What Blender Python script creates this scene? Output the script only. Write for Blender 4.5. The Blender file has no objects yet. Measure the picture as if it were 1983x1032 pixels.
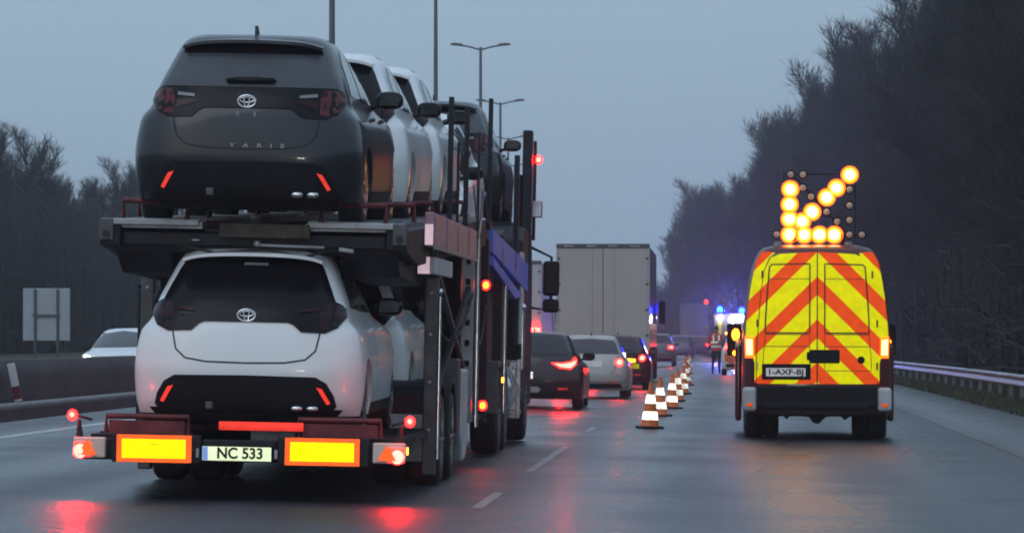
import bpy, bmesh, math, random
from mathutils import Vector, Matrix

sc = bpy.context.scene
COL = sc.collection
F = 8000.0            # focal length in photo pixels
VX, VY, ZC = 1400.0, 655.0, 1.27
PI = math.pi

def ground(x):
    return -0.022 * (max(min(x, 9), -12) + 2.43)

def bend(d):
    return -((d - 100.0) ** 2) / 7000.0 if d > 100 else 0.0

def at(px, py, d):
    return Vector(((px - VX) * d / F, d, ZC - (py - VY) * d / F))

# ------------------------------------------------------------------ materials
def nt(name):
    m = bpy.data.materials.new(name)
    m.use_nodes = True
    return m, m.node_tree.nodes, m.node_tree.links

def mat(name, col, rough=0.5, metal=0.0, var=0.25, scale=6.0, coat=0.0, bump=0.0, dirt=None, spec=0.5):
    m, N, L = nt(name)
    b = N['Principled BSDF']
    tc = N.new('ShaderNodeTexCoord')
    n = N.new('ShaderNodeTexNoise'); n.inputs['Scale'].default_value = scale
    n.inputs['Detail'].default_value = 6; n.inputs['Roughness'].default_value = 0.65
    L.new(tc.outputs['Object'], n.inputs['Vector'])
    r = N.new('ShaderNodeValToRGB')
    r.color_ramp.elements[0].position = 0.3; r.color_ramp.elements[1].position = 0.7
    c = Vector(col)
    d = Vector(dirt) if dirt else c * (1 - var)
    r.color_ramp.elements[0].color = (*d, 1)
    r.color_ramp.elements[1].color = (*c, 1)
    L.new(n.outputs['Fac'], r.inputs['Fac'])
    L.new(r.outputs['Color'], b.inputs['Base Color'])
    mr = N.new('ShaderNodeMapRange')
    mr.inputs['To Min'].default_value = min(1, rough * 1.25 + .02); mr.inputs['To Max'].default_value = rough * 0.8
    L.new(n.outputs['Fac'], mr.inputs['Value']); L.new(mr.outputs['Result'], b.inputs['Roughness'])
    b.inputs['Metallic'].default_value = metal
    b.inputs['Coat Weight'].default_value = coat
    b.inputs['Coat Roughness'].default_value = 0.08
    b.inputs['Specular IOR Level'].default_value = spec
    if bump:
        bp = N.new('ShaderNodeBump'); bp.inputs['Strength'].default_value = bump
        bp.inputs['Distance'].default_value = 0.02
        L.new(n.outputs['Fac'], bp.inputs['Height']); L.new(bp.outputs['Normal'], b.inputs['Normal'])
    return m

def glow(name, col, strength, base=(0.3, 0.05, 0.02)):
    m, N, L = nt(name)
    b = N['Principled BSDF']
    b.inputs['Base Color'].default_value = (*base, 1)
    b.inputs['Roughness'].default_value = 0.25
    b.inputs['Emission Color'].default_value = (*col, 1)
    b.inputs['Emission Strength'].default_value = strength
    return m

def retro(name, col, amount=1.0, rough=0.17, pattern=None):
    """retroreflective sheeting: sends headlight light back where it came from"""
    m, N, L = nt(name)
    out = N['Material Output']; N.remove(N['Principled BSDF'])
    dif = N.new('ShaderNodeBsdfDiffuse'); gl = N.new('ShaderNodeBsdfGlossy')
    gl.inputs['Roughness'].default_value = rough
    geo = N.new('ShaderNodeNewGeometry')
    L.new(geo.outputs['Incoming'], gl.inputs['Normal'])
    mx = N.new('ShaderNodeMixShader'); mx.inputs[0].default_value = 0.45 * amount
    tc = N.new('ShaderNodeTexCoord')
    nz = N.new('ShaderNodeTexNoise'); nz.inputs['Scale'].default_value = 9; nz.inputs['Detail'].default_value = 5
    L.new(tc.outputs['Object'], nz.inputs['Vector'])
    rr = N.new('ShaderNodeMapRange'); rr.inputs['To Min'].default_value = 0.86; rr.inputs['To Max'].default_value = 1.08
    rr.inputs['From Min'].default_value = .3; rr.inputs['From Max'].default_value = .7
    L.new(nz.outputs['Fac'], rr.inputs['Value'])
    mul = N.new('ShaderNodeMix'); mul.data_type = 'RGBA'; mul.blend_type = 'MULTIPLY'; mul.inputs[0].default_value = 1
    if pattern:
        L.new(pattern(N, L, tc), mul.inputs[6])
    else:
        mul.inputs[6].default_value = (*col, 1)
    L.new(rr.outputs['Result'], mul.inputs[7])
    L.new(mul.outputs[2], dif.inputs['Color']); L.new(mul.outputs[2], gl.inputs['Color'])
    L.new(dif.outputs[0], mx.inputs[1]); L.new(gl.outputs[0], mx.inputs[2])
    L.new(mx.outputs[0], out.inputs['Surface'])
    return m

YEL = (0.76, 0.72, 0.002); RDO = (0.80, 0.075, 0.012)

def chevron(N, L, tc):
    sx = N.new('ShaderNodeSeparateXYZ'); L.new(tc.outputs['Object'], sx.inputs[0])
    def mth(op, a, b=None):
        n = N.new('ShaderNodeMath'); n.operation = op
        for i, v in enumerate((a, b)):
            if v is None: continue
            if isinstance(v, (int, float)): n.inputs[i].default_value = v
            else: L.new(v, n.inputs[i])
        return n.outputs[0]
    ab = mth('ABSOLUTE', sx.outputs['X'])
    s = mth('ADD', mth('MULTIPLY', ab, 0.98), sx.outputs['Z'])
    t = mth('FRACT', mth('DIVIDE', mth('ADD', s, 0.358), 0.572))
    # t in [0,.45) red, rest yellow
    g = mth('GREATER_THAN', t, 0.43)
    mx = N.new('ShaderNodeMix'); mx.data_type = 'RGBA'
    L.new(g, mx.inputs[0]); mx.inputs[6].default_value = (*RDO, 1); mx.inputs[7].default_value = (*YEL, 1)
    return mx.outputs[2]

MT = {}
MT['white_paint'] = mat('white_paint', (0.82, 0.83, 0.83), 0.28, 0, 0.05, 3, coat=0.5)
MT['dark_paint'] = mat('dark_paint', (0.014, 0.015, 0.023), 0.30, 0.1, 0.15, 4, coat=0.5, spec=.4)
MT['silver_paint'] = mat('silver_paint', (0.46, 0.44, 0.42), 0.38, 0.25, 0.2, 3, coat=0.3)
MT['black_red_paint'] = mat('black_red_paint', (0.018, 0.011, 0.015), 0.3, 0.2, 0.2, 3, coat=0.4)
MT['red_paint'] = mat('red_paint', (0.06, 0.009, 0.010), 0.35, 0.0, 0.2, 3, coat=0.3)
MT['grey_paint'] = mat('grey_paint', (0.14, 0.14, 0.15), 0.35, 0.2, 0.2, 3, coat=0.3)
MT['glass'] = mat('window_glass', (0.012, 0.014, 0.018), 0.08, 0, 0.2, 2, spec=0.6)
MT['glass_soft'] = mat('misted_glass', (0.045, 0.05, 0.06), 0.35, 0, 0.3, 5, spec=0.6)
MT['gloss_black'] = mat('gloss_black', (0.006, 0.006, 0.008), 0.22, 0, 0.2, 4, spec=.18)
MT['plastic'] = mat('black_plastic', (0.010, 0.010, 0.013), 0.6, 0, 0.3, 14, spec=.2)
MT['rubber'] = mat('tyre_rubber', (0.018, 0.018, 0.019), 0.75, 0, 0.35, 12, bump=.2)
MT['alloy'] = mat('alloy_rim', (0.45, 0.45, 0.47), 0.25, 0.9, 0.3, 9)
MT['chrome'] = mat('chrome', (0.75, 0.75, 0.77), 0.14, 1.0, 0.2, 5)
MT['steel_dark'] = mat('dark_steel', (0.015, 0.016, 0.024), 0.5, 0.1, 0.5, 5, bump=.1, spec=.3)
MT['steel_mid'] = mat('grey_steel', (0.10, 0.10, 0.105), 0.45, 0.3, 0.45, 6, bump=.15)
MT['steel_light'] = mat('galvanised_steel', (0.36, 0.37, 0.39), 0.42, 0.6, 0.35, 7, bump=.1)
MT['rust_red'] = mat('red_oxide_steel', (0.17, 0.022, 0.028), 0.55, 0.1, 0.6, 7, bump=.2)
MT['panel_pink_light'] = mat('pink_light_tinted_panel', (0.50, 0.27, 0.32), 0.4, 0.1, 0.35, 5)  # pink cast of brake and blue lamps put into the panel colour
MT['blue_reflection'] = mat('blue_reflection_steel', (0.08, 0.18, 0.72), 0.4, 0.0, 0.3, 4)  # reflection of the blue beacons put into the steel colour
MT['wood'] = mat('worn_board', (0.085, 0.066, 0.05), 0.8, 0, 0.5, 12, bump=.3)
MT['tail_dark'] = mat('dark_red_lens', (0.035, 0.006, 0.009), 0.15, 0, 0.4, 12, spec=.25)
MT['tail_red'] = mat('red_lens', (0.12, 0.014, 0.016), 0.15, 0, 0.5, 14, spec=.35)
MT['tail_clear'] = mat('clear_lens', (0.25, 0.22, 0.24), 0.15, 0, 0.2, 12)
MT['retro_yellow'] = retro('yellow_sheeting', YEL, .6)
MT['retro_orange'] = retro('orange_sheeting', (0.72, 0.10, 0.02), 0.55)
MT['retro_red'] = retro('red_sheeting', (0.85, 0.05, 0.035), 0.35)
MT['retro_white'] = retro('white_sheeting', (0.95, 0.95, 0.88), 1.7, .15)
MT['retro_plate'] = retro('plate_sheeting', (0.80, 0.92, 0.58), 0.35)
MT['plate_dim'] = retro('plate_plain', (0.7, 0.7, 0.7), 0.25)
MT['retro_chevron'] = retro('chevron_sheeting', None, 0.62, pattern=chevron)
MT['retro_pink'] = retro('pink_sheeting', (0.85, 0.62, 0.72), 0.25)
MT['seam'] = mat('dirty_seam', (0.10, 0.035, 0.012), 0.6, 0, 0.4, 8)
MT['far_grey'] = mat('haze_grey_paint', (0.17, 0.17, 0.19), 0.5, 0, 0.25, 2)  # distance haze put into the grey of the far truck
MT['ink'] = mat('plate_ink', (0.008, 0.008, 0.010), 0.6, 0, 0.1)
MT['eu_blue'] = retro('blue_sheeting', (0.15, 0.25, 0.6), 0.4)
MT['lamp_housing'] = mat('clear_lamp_lens', (0.75, 0.6, 0.52), 0.25, 0, 0.2, 10)
MT['tail_glow'] = glow('red_tail_lamp', (1.0, 0.007, 0.005), 18)
MT['brake_glow'] = glow('brake_lamp', (1.0, 0.0022, 0.0018), 60)
MT['brake_core'] = glow('brake_lamp_core', (1.0, 0.0045, 0.0035), 200)
MT['orange_glow'] = glow('orange_lamp', (1.0, 0.10, 0.0015), 4)
MT['amber_glow'] = glow('amber_lamp', (1.0, 0.22, 0.006), 14)
MT['hot_bulb'] = glow('hot_bulb', (1.0, .85, .42), 6)
MT['amber_dim'] = glow('amber_marker_lamp', (1.0, 0.45, 0.05), 4)
MT['van_tail'] = glow('van_tail_lamp', (1.0, 0.16, 0.05), 14)
MT['blue_glow'] = glow('blue_beacon', (0.00016, 0.001, 1.0), 1300)
MT['white_glow'] = glow('white_lamp', (1.0, 0.85, 0.9), 700)
MT['head_glow'] = glow('headlamp', (1.0, 0.8, 0.65), 30)
MT['unlit_lamp'] = mat('unlit_amber_lens', (0.62, 0.42, 0.32), 0.2, 0, 0.2, 20)
MT['van_body'] = mat('van_red_paint', (0.09, 0.009, 0.010), 0.35, 0, 0.2, 3, coat=0.3)
MT['cone_orange'] = mat('cone_orange', (0.90, 0.20, 0.03), 0.55, 0, 0.45, 9)
MT['curtain'] = mat('truck_door_paint', (0.47, 0.43, 0.40), 0.5, 0.0, 0.28, .8, dirt=(0.40, 0.37, 0.345))
MT['tarp'] = mat('side_tarpaulin', (0.34, 0.34, 0.36), 0.11, 0.0, 0.2, 1.5)
MT['white_dirty'] = mat('dirty_white', (0.55, 0.55, 0.56), 0.45, 0, 0.25, 3)
MT['police_orange'] = mat('police_orange_stripe', (0.85, 0.16, 0.04), 0.4, 0, 0.1, 3)
MT['skin'] = mat('skin', (0.45, 0.27, 0.2), 0.6, 0, 0.1)
MT['trousers'] = mat('dark_trousers', (0.012, 0.012, 0.02), 0.8, 0, 0.3)
MT['vest'] = mat('orange_red_vest', (0.55, 0.08, 0.04), 0.7, 0, 0.2)
MT['hair'] = mat('dark_hair', (0.02, 0.015, 0.012), 0.6, 0, 0.2)
MT['bark'] = mat('bark', (0.042, 0.037, 0.036), 0.9, 0, 0.45, 4)
MT['twig'] = mat('twigs', (0.027, 0.022, 0.024), 0.9, 0, 0.4, 0.8)
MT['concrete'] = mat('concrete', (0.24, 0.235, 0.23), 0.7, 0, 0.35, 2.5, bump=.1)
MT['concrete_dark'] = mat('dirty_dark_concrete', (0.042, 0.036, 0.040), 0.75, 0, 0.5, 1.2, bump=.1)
MT['galv'] = mat('guardrail_zinc', (0.44, 0.45, 0.48), 0.35, 0.7, 0.45, 2.0)
MT['pole'] = mat('pole_zinc', (0.14, 0.15, 0.16), 0.55, 0.4, 0.3, 3)
MT['signback'] = mat('sign_back_aluminium', (0.38, 0.42, 0.46), 0.5, 0.3, 0.25, 2)

def road_material(name='wet_asphalt', c0=(0.022, 0.025, 0.032), c1=(0.052, 0.057, 0.068)):
    m, N, L = nt(name)
    b = N['Principled BSDF']
    tc = N.new('ShaderNodeTexCoord')
    fine = N.new('ShaderNodeTexNoise'); fine.inputs['Scale'].default_value = 24; fine.inputs['Detail'].default_value = 7; fine.inputs['Roughness'].default_value = .8
    L.new(tc.outputs['Object'], fine.inputs['Vector'])
    mp = N.new('ShaderNodeMapping'); mp.inputs['Scale'].default_value = (1.0, 0.06, 1)
    L.new(tc.outputs['Object'], mp.inputs['Vector'])
    big = N.new('ShaderNodeTexNoise'); big.inputs['Scale'].default_value = 0.9; big.inputs['Detail'].default_value = 6
    L.new(mp.outputs[0], big.inputs['Vector'])
    patch_ = N.new('ShaderNodeTexNoise'); patch_.inputs['Scale'].default_value = 0.35; patch_.inputs['Detail'].default_value = 5
    L.new(tc.outputs['Object'], patch_.inputs['Vector'])
    add = N.new('ShaderNodeMath'); add.operation = 'ADD'
    L.new(big.outputs['Fac'], add.inputs[0]); L.new(patch_.outputs['Fac'], add.inputs[1])
    r = N.new('ShaderNodeValToRGB'); r.color_ramp.elements[0].position = .4; r.color_ramp.elements[1].position = .62
    hv = N.new('ShaderNodeMath'); hv.operation = 'MULTIPLY'; hv.inputs[1].default_value = .5
    L.new(add.outputs[0], hv.inputs[0]); L.new(hv.outputs[0], r.inputs['Fac'])
    r.color_ramp.elements[0].color = (*c0, 1); r.color_ramp.elements[1].color = (*c1, 1)
    sx = N.new('ShaderNodeSeparateXYZ'); L.new(tc.outputs['Object'], sx.inputs[0])
    def mth(op, a, b_):
        n_ = N.new('ShaderNodeMath'); n_.operation = op
        for i_, v_ in enumerate((a, b_)):
            if isinstance(v_, (int, float)): n_.inputs[i_].default_value = v_
            else: L.new(v_, n_.inputs[i_])
        return n_.outputs[0]
    # wheel tracks: two worn, wetter bands per lane
    trk = mth('MULTIPLY', mth('ADD', mth('COSINE', mth('MULTIPLY', mth('ADD', sx.outputs['X'], mth('MULTIPLY', patch_.outputs['Fac'], .5)), 3.59), 0), 1), .5)
    mx = N.new('ShaderNodeMix'); mx.data_type = 'RGBA'; mx.blend_type = 'MULTIPLY'; mx.inputs[0].default_value = 0.8
    L.new(r.outputs[0], mx.inputs[6])
    fr = N.new('ShaderNodeMapRange'); fr.inputs['From Min'].default_value = .3; fr.inputs['From Max'].default_value = .7
    fr.inputs['To Min'].default_value = .1; fr.inputs['To Max'].default_value = 2.0
    L.new(fine.outputs['Fac'], fr.inputs['Value']); L.new(fr.outputs[0], mx.inputs[7])
    L.new(mx.outputs[2], b.inputs['Base Color'])
    rr = N.new('ShaderNodeMapRange'); rr.inputs['From Min'].default_value = .38; rr.inputs['From Max'].default_value = .62
    rr.inputs['To Min'].default_value = .25; rr.inputs['To Max'].default_value = .46
    L.new(mth('ADD', mth('MULTIPLY', hv.outputs[0], .82), mth('MULTIPLY', trk, .16)), rr.inputs['Value']); L.new(rr.outputs[0], b.inputs['Roughness'])
    bp = N.new('ShaderNodeBump'); bp.inputs['Strength'].default_value = .5; bp.inputs['Distance'].default_value = .012
    L.new(fine.outputs['Fac'], bp.inputs['Height']); L.new(bp.outputs[0], b.inputs['Normal'])
    b.inputs['Specular IOR Level'].default_value = 0.5
    return m
MT['road'] = road_material()
MT['shoulder'] = road_material('shoulder_asphalt', (0.024, 0.028, 0.031), (0.046, 0.052, 0.056))
MT['line'] = mat('worn_line_paint', (0.58, 0.58, 0.58), 0.45, 0, 0.6, 4)
MT['worn_line'] = mat('faded_line_paint', (0.36, 0.36, 0.36), 0.45, 0, 0.6, 4)
MT['grass'] = mat('winter_grass', (0.060, 0.070, 0.028), 0.9, 0, 0.5, 3.0, bump=.5, dirt=(0.045, 0.04, 0.022))
MT['soil'] = mat('leaf_litter', (0.040, 0.034, 0.028), 0.95, 0, 0.4, 1.0, bump=.5)

# ------------------------------------------------------------------ mesh tools
class M:
    def __init__(s):
        s.v = []; s.f = []
    def add(s, vs, fs):
        o = len(s.v); s.v += [Vector(v) for v in vs]; s.f += [tuple(i + o for i in f) for f in fs]
    def box(s, x0, x1, y0, y1, z0, z1):
        s.add([(x0, y0, z0), (x1, y0, z0), (x1, y1, z0), (x0, y1, z0), (x0, y0, z1), (x1, y0, z1), (x1, y1, z1), (x0, y1, z1)],
              [(0, 3, 2, 1), (4, 5, 6, 7), (0, 1, 5, 4), (1, 2, 6, 5), (2, 3, 7, 6), (3, 0, 4, 7)])
        return s
    def bar(s, p, q, w, h, up=(0, 0, 1)):
        p = Vector(p); q = Vector(q); d = (q - p).normalized(); u = Vector(up)
        a = d.cross(u)
        if a.length < 1e-3: a = d.cross(Vector((0, 1, 0)))
        a.normalize(); b = a.cross(d).normalized(); a *= w / 2; b *= h / 2
        s.add([p - a - b, p + a - b, p + a + b, p - a + b, q - a - b, q + a - b, q + a + b, q - a + b],
              [(0, 1, 2, 3), (7, 6, 5, 4), (0, 4, 5, 1), (1, 5, 6, 2), (2, 6, 7, 3), (3, 7, 4, 0)])
        return s
    def cyl(s, p, q, r0, r1=None, n=16, cap=True):
        r1 = r0 if r1 is None else r1
        p = Vector(p); q = Vector(q); d = (q - p).normalized()
        a = d.orthogonal().normalized(); b = d.cross(a)
        vs = []
        for c, r in ((p, r0), (q, r1)):
            for i in range(n):
                t = 2 * PI * i / n
                vs.append(c + a * (r * math.cos(t)) + b * (r * math.sin(t)))
        fs = [(i, (i + 1) % n, n + (i + 1) % n, n + i) for i in range(n)]
        if cap: fs += [tuple(range(n - 1, -1, -1)), tuple(range(n, 2 * n))]
        s.add(vs, fs); return s
    def tube(s, pts, r, n=8, closed=False):
        pts = [Vector(p) for p in pts]; k = len(pts); vs = []; fs = []
        for i, p in enumerate(pts):
            a0 = pts[i - 1] if (i or closed) else p
            a1 = pts[(i + 1) % k] if (i < k - 1 or closed) else p
            d = (a1 - a0).normalized(); a = d.cross(Vector((0, 1, 0)))
            if a.length < 1e-3: a = d.cross(Vector((1, 0, 0)))
            a.normalize(); b = d.cross(a)
            for j in range(n):
                t = 2 * PI * j / n
                vs.append(p + a * (r * math.cos(t)) + b * (r * math.sin(t)))
        for i in range(k if closed else k - 1):
            i2 = (i + 1) % k
            for j in range(n):
                fs.append((i * n + j, i * n + (j + 1) % n, i2 * n + (j + 1) % n, i2 * n + j))
        if not closed:
            fs += [tuple(range(n - 1, -1, -1)), tuple((k - 1) * n + j for j in range(n))]
        s.add(vs, fs); return s
    def lathe(s, prof, c, axis='x', n=28):
        """prof: (along axis, radius)"""
        vs = []; fs = []; k = len(prof); c = Vector(c)
        for a, r in prof:
            for i in range(n):
                t = 2 * PI * i / n; u, w = r * math.cos(t), r * math.sin(t)
                vs.append(c + (Vector((a, u, w)) if axis == 'x' else Vector((u, a, w)) if axis == 'y' else Vector((u, w, a))))
        for j in range(k - 1):
            for i in range(n):
                fs.append((j * n + i, j * n + (i + 1) % n, (j + 1) * n + (i + 1) % n, (j + 1) * n + i))
        if prof[0][1] > 1e-4: fs.append(tuple(range(n - 1, -1, -1)))
        if prof[-1][1] > 1e-4: fs.append(tuple((k - 1) * n + i for i in range(n)))
        s.add(vs, fs); return s
    def ball(s, c, rx, ry=None, rz=None, n=14, m=9, e=1.0):
        ry = ry or rx; rz = rz or rx; vs = []; fs = []
        pw = lambda v: math.copysign(abs(v) ** e, v)
        for j in range(m + 1):
            ph = -PI / 2 + PI * j / m
            for i in range(n):
                t = 2 * PI * i / n
                vs.append(Vector(c) + Vector((rx * pw(math.cos(ph)) * pw(math.cos(t)), ry * pw(math.cos(ph)) * pw(math.sin(t)), rz * pw(math.sin(ph)))))
        for j in range(m):
            for i in range(n):
                fs.append((j * n + i, j * n + (i + 1) % n, (j + 1) * n + (i + 1) % n, (j + 1) * n + i))
        s.add(vs, fs); return s
    def prism(s, poly, lo, hi, plane='yz'):
        """poly extruded along the axis missing from plane"""
        k = len(poly)
        def P(u, w, t):
            return (t, u, w) if plane == 'yz' else (u, t, w) if plane == 'xz' else (u, w, t)
        s.add([P(u, w, lo) for u, w in poly] + [P(u, w, hi) for u, w in poly],
              [tuple(range(k)), tuple(range(2 * k - 1, k - 1, -1))] + [(i, (i + 1) % k, k + (i + 1) % k, k + i) for i in range(k)])
        return s
    def build(s, name, m, parent=None, smooth=False, bevel=0.0, segs=2, fix=True):
        me = bpy.data.meshes.new(name)
        me.from_pydata([tuple(v) for v in s.v], [], s.f)
        if fix and len(s.f) < 60000:
            bm = bmesh.new(); bm.from_mesh(me)
            bmesh.ops.remove_doubles(bm, verts=bm.verts, dist=1e-5)
            bmesh.ops.recalc_face_normals(bm, faces=bm.faces)
            bm.to_mesh(me); bm.free()
        me.materials.append(MT[m] if isinstance(m, str) else m)
        if smooth:
            me.polygons.foreach_set('use_smooth', [True] * len(me.polygons))
        o = bpy.data.objects.new(name, me); COL.objects.link(o)
        if parent: o.parent = parent
        if smooth == 'auto':
            try: me.set_sharp_from_angle(angle=math.radians(35))
            except Exception: pass
        if bevel:
            b = o.modifiers.new('bevel', 'BEVEL'); b.width = bevel; b.segments = segs
            b.limit_method = 'ANGLE'; b.angle_limit = math.radians(40)
        return o

def tag(o, label=None, cat=None, group=None, kind=None):
    if label: o['label'] = label
    if cat: o['category'] = cat
    if group: o['group'] = group
    if kind: o['kind'] = kind
    return o

def thing(name, label, cat, loc=(0, 0, 0), rot=(0, 0, 0), group=None):
    o = bpy.data.objects.new(name, None); COL.objects.link(o)
    o.location = loc; o.rotation_euler = rot; o.empty_display_size = .3
    return tag(o, label, cat, group)

def copy_tree(o, parent=None):
    c = o.copy(); COL.objects.link(c); c.parent = parent
    for ch in list(o.children): copy_tree(ch, c)
    return c

def text(name, s, size, loc, m, parent, width=None, extrude=.003, spacing=1.0):
    """lettering standing upright in the XZ plane, read from behind (-Y)"""
    cu = bpy.data.curves.new(name, 'FONT'); cu.body = s; cu.size = size; cu.align_x = 'CENTER'; cu.align_y = 'CENTER'
    cu.extrude = extrude; cu.offset = size * .028; cu.space_character = spacing
    t = bpy.data.objects.new(name, cu); COL.objects.link(t)
    dg = bpy.context.evaluated_depsgraph_get()
    me = bpy.data.meshes.new_from_object(t.evaluated_get(dg))
    bpy.data.objects.remove(t)
    o = bpy.data.objects.new(name, me); COL.objects.link(o)
    xs = [v.co.x for v in me.vertices]
    k = width / (max(xs) - min(xs)) if width else 1
    for v in me.vertices:
        x, y, z = v.co; v.co = (x * k, -z, y)
    me.materials.clear(); me.materials.append(MT[m])
    o.parent = parent; o.location = loc
    return o

# ------------------------------------------------------------------ loft body used by cars and vans
def pchip(xs, ys):
    n = len(xs); h = [xs[i + 1] - xs[i] for i in range(n - 1)]; dl = [(ys[i + 1] - ys[i]) / h[i] for i in range(n - 1)]
    d = [dl[0]] + [0] * (n - 2) + [dl[-1]]
    for i in range(1, n - 1):
        if dl[i - 1] * dl[i] > 0:
            w1 = 2 * h[i] + h[i - 1]; w2 = h[i] + 2 * h[i - 1]
            d[i] = (w1 + w2) / (w1 / dl[i - 1] + w2 / dl[i])
    def f(x):
        x = min(max(x, xs[0]), xs[-1])
        i = 0
        while i < n - 2 and x > xs[i + 1]: i += 1
        t = (x - xs[i]) / h[i]
        return ((1 + 2 * t) * (1 - t) ** 2 * ys[i] + t * (1 - t) ** 2 * h[i] * d[i]
                + t * t * (3 - 2 * t) * ys[i + 1] + t * t * (t - 1) * h[i] * d[i + 1])
    return f

class Body:
    def __init__(s, table, n=2.6, ar=.5, af=.7, nf=2.4):
        z = [r[0] for r in table]
        s.z0, s.z1 = z[0], z[-1]; s.zs = z
        s.hw = pchip(z, [r[1] for r in table]); s.yr = pchip(z, [r[2] for r in table]); s.yf = pchip(z, [r[3] for r in table])
        s.n, s.ar, s.af, s.nf = n, ar, af, nf
    def fr(s, x, z):
        q = min(abs(x) / s.hw(z), .985)
        return s.yr(z) + s.ar * (1 - (1 - q ** s.n) ** (1 / s.n))
    def ff(s, x, z):
        q = min(abs(x) / s.hw(z), .985)
        return s.yf(z) - s.af * (1 - (1 - q ** s.nf) ** (1 / s.nf))
    def fx(s, y, z):
        hw = s.hw(z); a = y - s.yr(z); b = s.yf(z) - y
        if a < s.ar: return hw * (max(1e-4, 1 - min(1, max(0, 1 - a / s.ar)) ** s.n)) ** (1 / s.n)
        if b < s.af: return hw * (max(1e-4, 1 - min(1, max(0, 1 - b / s.af)) ** s.nf)) ** (1 / s.nf)
        return hw
    def rear(s, x, z, off):
        e = .004; y = s.fr(x, z)
        n = Vector(((s.fr(x + e, z) - s.fr(x - e, z)) / (2 * e), -1, (s.fr(x, z + e) - s.fr(x, z - e)) / (2 * e))).normalized()
        return Vector((x, y, z)) + n * off
    def front(s, x, z, off):
        e = .004; y = s.ff(x, z)
        n = Vector((-(s.ff(x + e, z) - s.ff(x - e, z)) / (2 * e), 1, -(s.ff(x, z + e) - s.ff(x, z - e)) / (2 * e))).normalized()
        return Vector((x, y, z)) + n * off
    def side(s, sg):
        def p(y, z, off):
            e = .004; x = s.fx(y, z)
            n = Vector((1, -(s.fx(y + e, z) - s.fx(y - e, z)) / (2 * e), -(s.fx(y, z + e) - s.fx(y, z - e)) / (2 * e))).normalized()
            v = Vector((x, y, z)) + n * off
            v.x *= sg
            return v
        return p
    def mesh(s, rings=46, na=22, ns=10):
        m = M(); zl = []
        # denser rings towards the top
        for i in range(rings + 1):
            t = i / rings
            zl.append(s.z0 + (s.z1 - s.z0) * (1 - (1 - t) ** 1.35))
        cnt = 0; vs = []
        for z in zl:
            hw, yr, yf = s.hw(z), s.yr(z), s.yf(z)
            ar, af = s.ar, s.af
            if yr + ar > yf - af:
                k = (yf - yr) / (ar + af) * .98; ar *= k; af *= k
            ring = []
            for i in range(na + 1):       # rear, from +x to -x
                th = PI * i / na; c, si = math.cos(th), math.sin(th)
                ring.append((hw * math.copysign(abs(c) ** (2 / s.n), c), yr + ar * (1 - si ** (2 / s.n)), z))
            for i in range(1, ns):
                t = i / ns; ring.append((-hw, (yr + ar) * (1 - t) + (yf - af) * t, z))
            for i in range(na + 1):
                th = PI * i / na; c, si = math.cos(th), math.sin(th)
                ring.append((-hw * math.copysign(abs(c) ** (2 / s.nf), c), yf - af * (1 - si ** (2 / s.nf)), z))
            for i in range(1, ns):
                t = i / ns; ring.append((hw, (yf - af) * (1 - t) + (yr + ar) * t, z))
            cnt = len(ring); vs += ring
        fs = []
        for j in range(len(zl) - 1):
            for i in range(cnt):
                fs.append((j * cnt + i, j * cnt + (i + 1) % cnt, (j + 1) * cnt + (i + 1) % cnt, (j + 1) * cnt + i))
        fs.append(tuple(range(cnt - 1, -1, -1))); fs.append(tuple((len(zl) - 1) * cnt + i for i in range(cnt)))
        m.add(vs, fs)
        return m

def patch(name, poly, proj, m, parent, step=.06, off=.006, skirt=.014, smooth=True):
    bm = bmesh.new()
    bm.faces.new([bm.verts.new((u, v, 0)) for u, v in poly])
    bmesh.ops.triangulate(bm, faces=bm.faces[:])
    us = [p[0] for p in poly]; vs = [p[1] for p in poly]
    for ax, lo, hi in ((0, min(us), max(us)), (1, min(vs), max(vs))):
        k = max(1, int((hi - lo) / step))
        for i in range(1, k):
            c = lo + (hi - lo) * i / k
            bmesh.ops.bisect_plane(bm, geom=bm.verts[:] + bm.edges[:] + bm.faces[:], plane_co=(c, 0, 0) if ax == 0 else (0, c, 0),
                                   plane_no=(1, 0, 0) if ax == 0 else (0, 1, 0), dist=1e-5)
    bm.verts.index_update()
    q = M(); q.v = [proj(v.co.x, v.co.y, off) for v in bm.verts]
    q.f = [tuple(v.index for v in f.verts) for f in bm.faces]
    for e in bm.edges:
        if len(e.link_faces) == 1:
            a, b = e.verts; o = len(q.v)
            q.v += [proj(a.co.x, a.co.y, off), proj(b.co.x, b.co.y, off), proj(b.co.x, b.co.y, off - skirt), proj(a.co.x, a.co.y, off - skirt)]
            q.f.append((o, o + 1, o + 2, o + 3))
    bm.free()
    return q.build(name, m, parent, smooth=smooth, fix=False)

def mirror(half):
    """half outline with x >= 0 from bottom centre to top centre -> whole outline"""
    return half + [(-x, z) for x, z in reversed(half) if x > 1e-6]

def ribbon(name, pts, w, proj, m, parent, off=.004, closed=False):
    P = []
    k = len(pts)
    for i in range(k if closed else k - 1):
        a = Vector(pts[i]); b = Vector(pts[(i + 1) % k]); n = max(1, int((b - a).length / .04))
        P += [a.lerp(b, j / n) for j in range(n)]
    if not closed: P.append(Vector(pts[-1]))
    q = M(); k = len(P)
    for i, p in enumerate(P):
        a = P[i - 1] if (i or closed) else p; b = P[(i + 1) % k] if (i < k - 1 or closed) else p
        d = (b - a).normalized(); n = Vector((-d.y, d.x)) * (w / 2)
        q.v += [proj(p.x + n.x, p.y + n.y, off), proj(p.x - n.x, p.y - n.y, off)]
    for i in range(k if closed else k - 1):
        j = (i + 1) % k; q.f.append((2 * i, 2 * i + 1, 2 * j + 1, 2 * j))
    return q.build(name, m, parent, fix=False)

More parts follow.
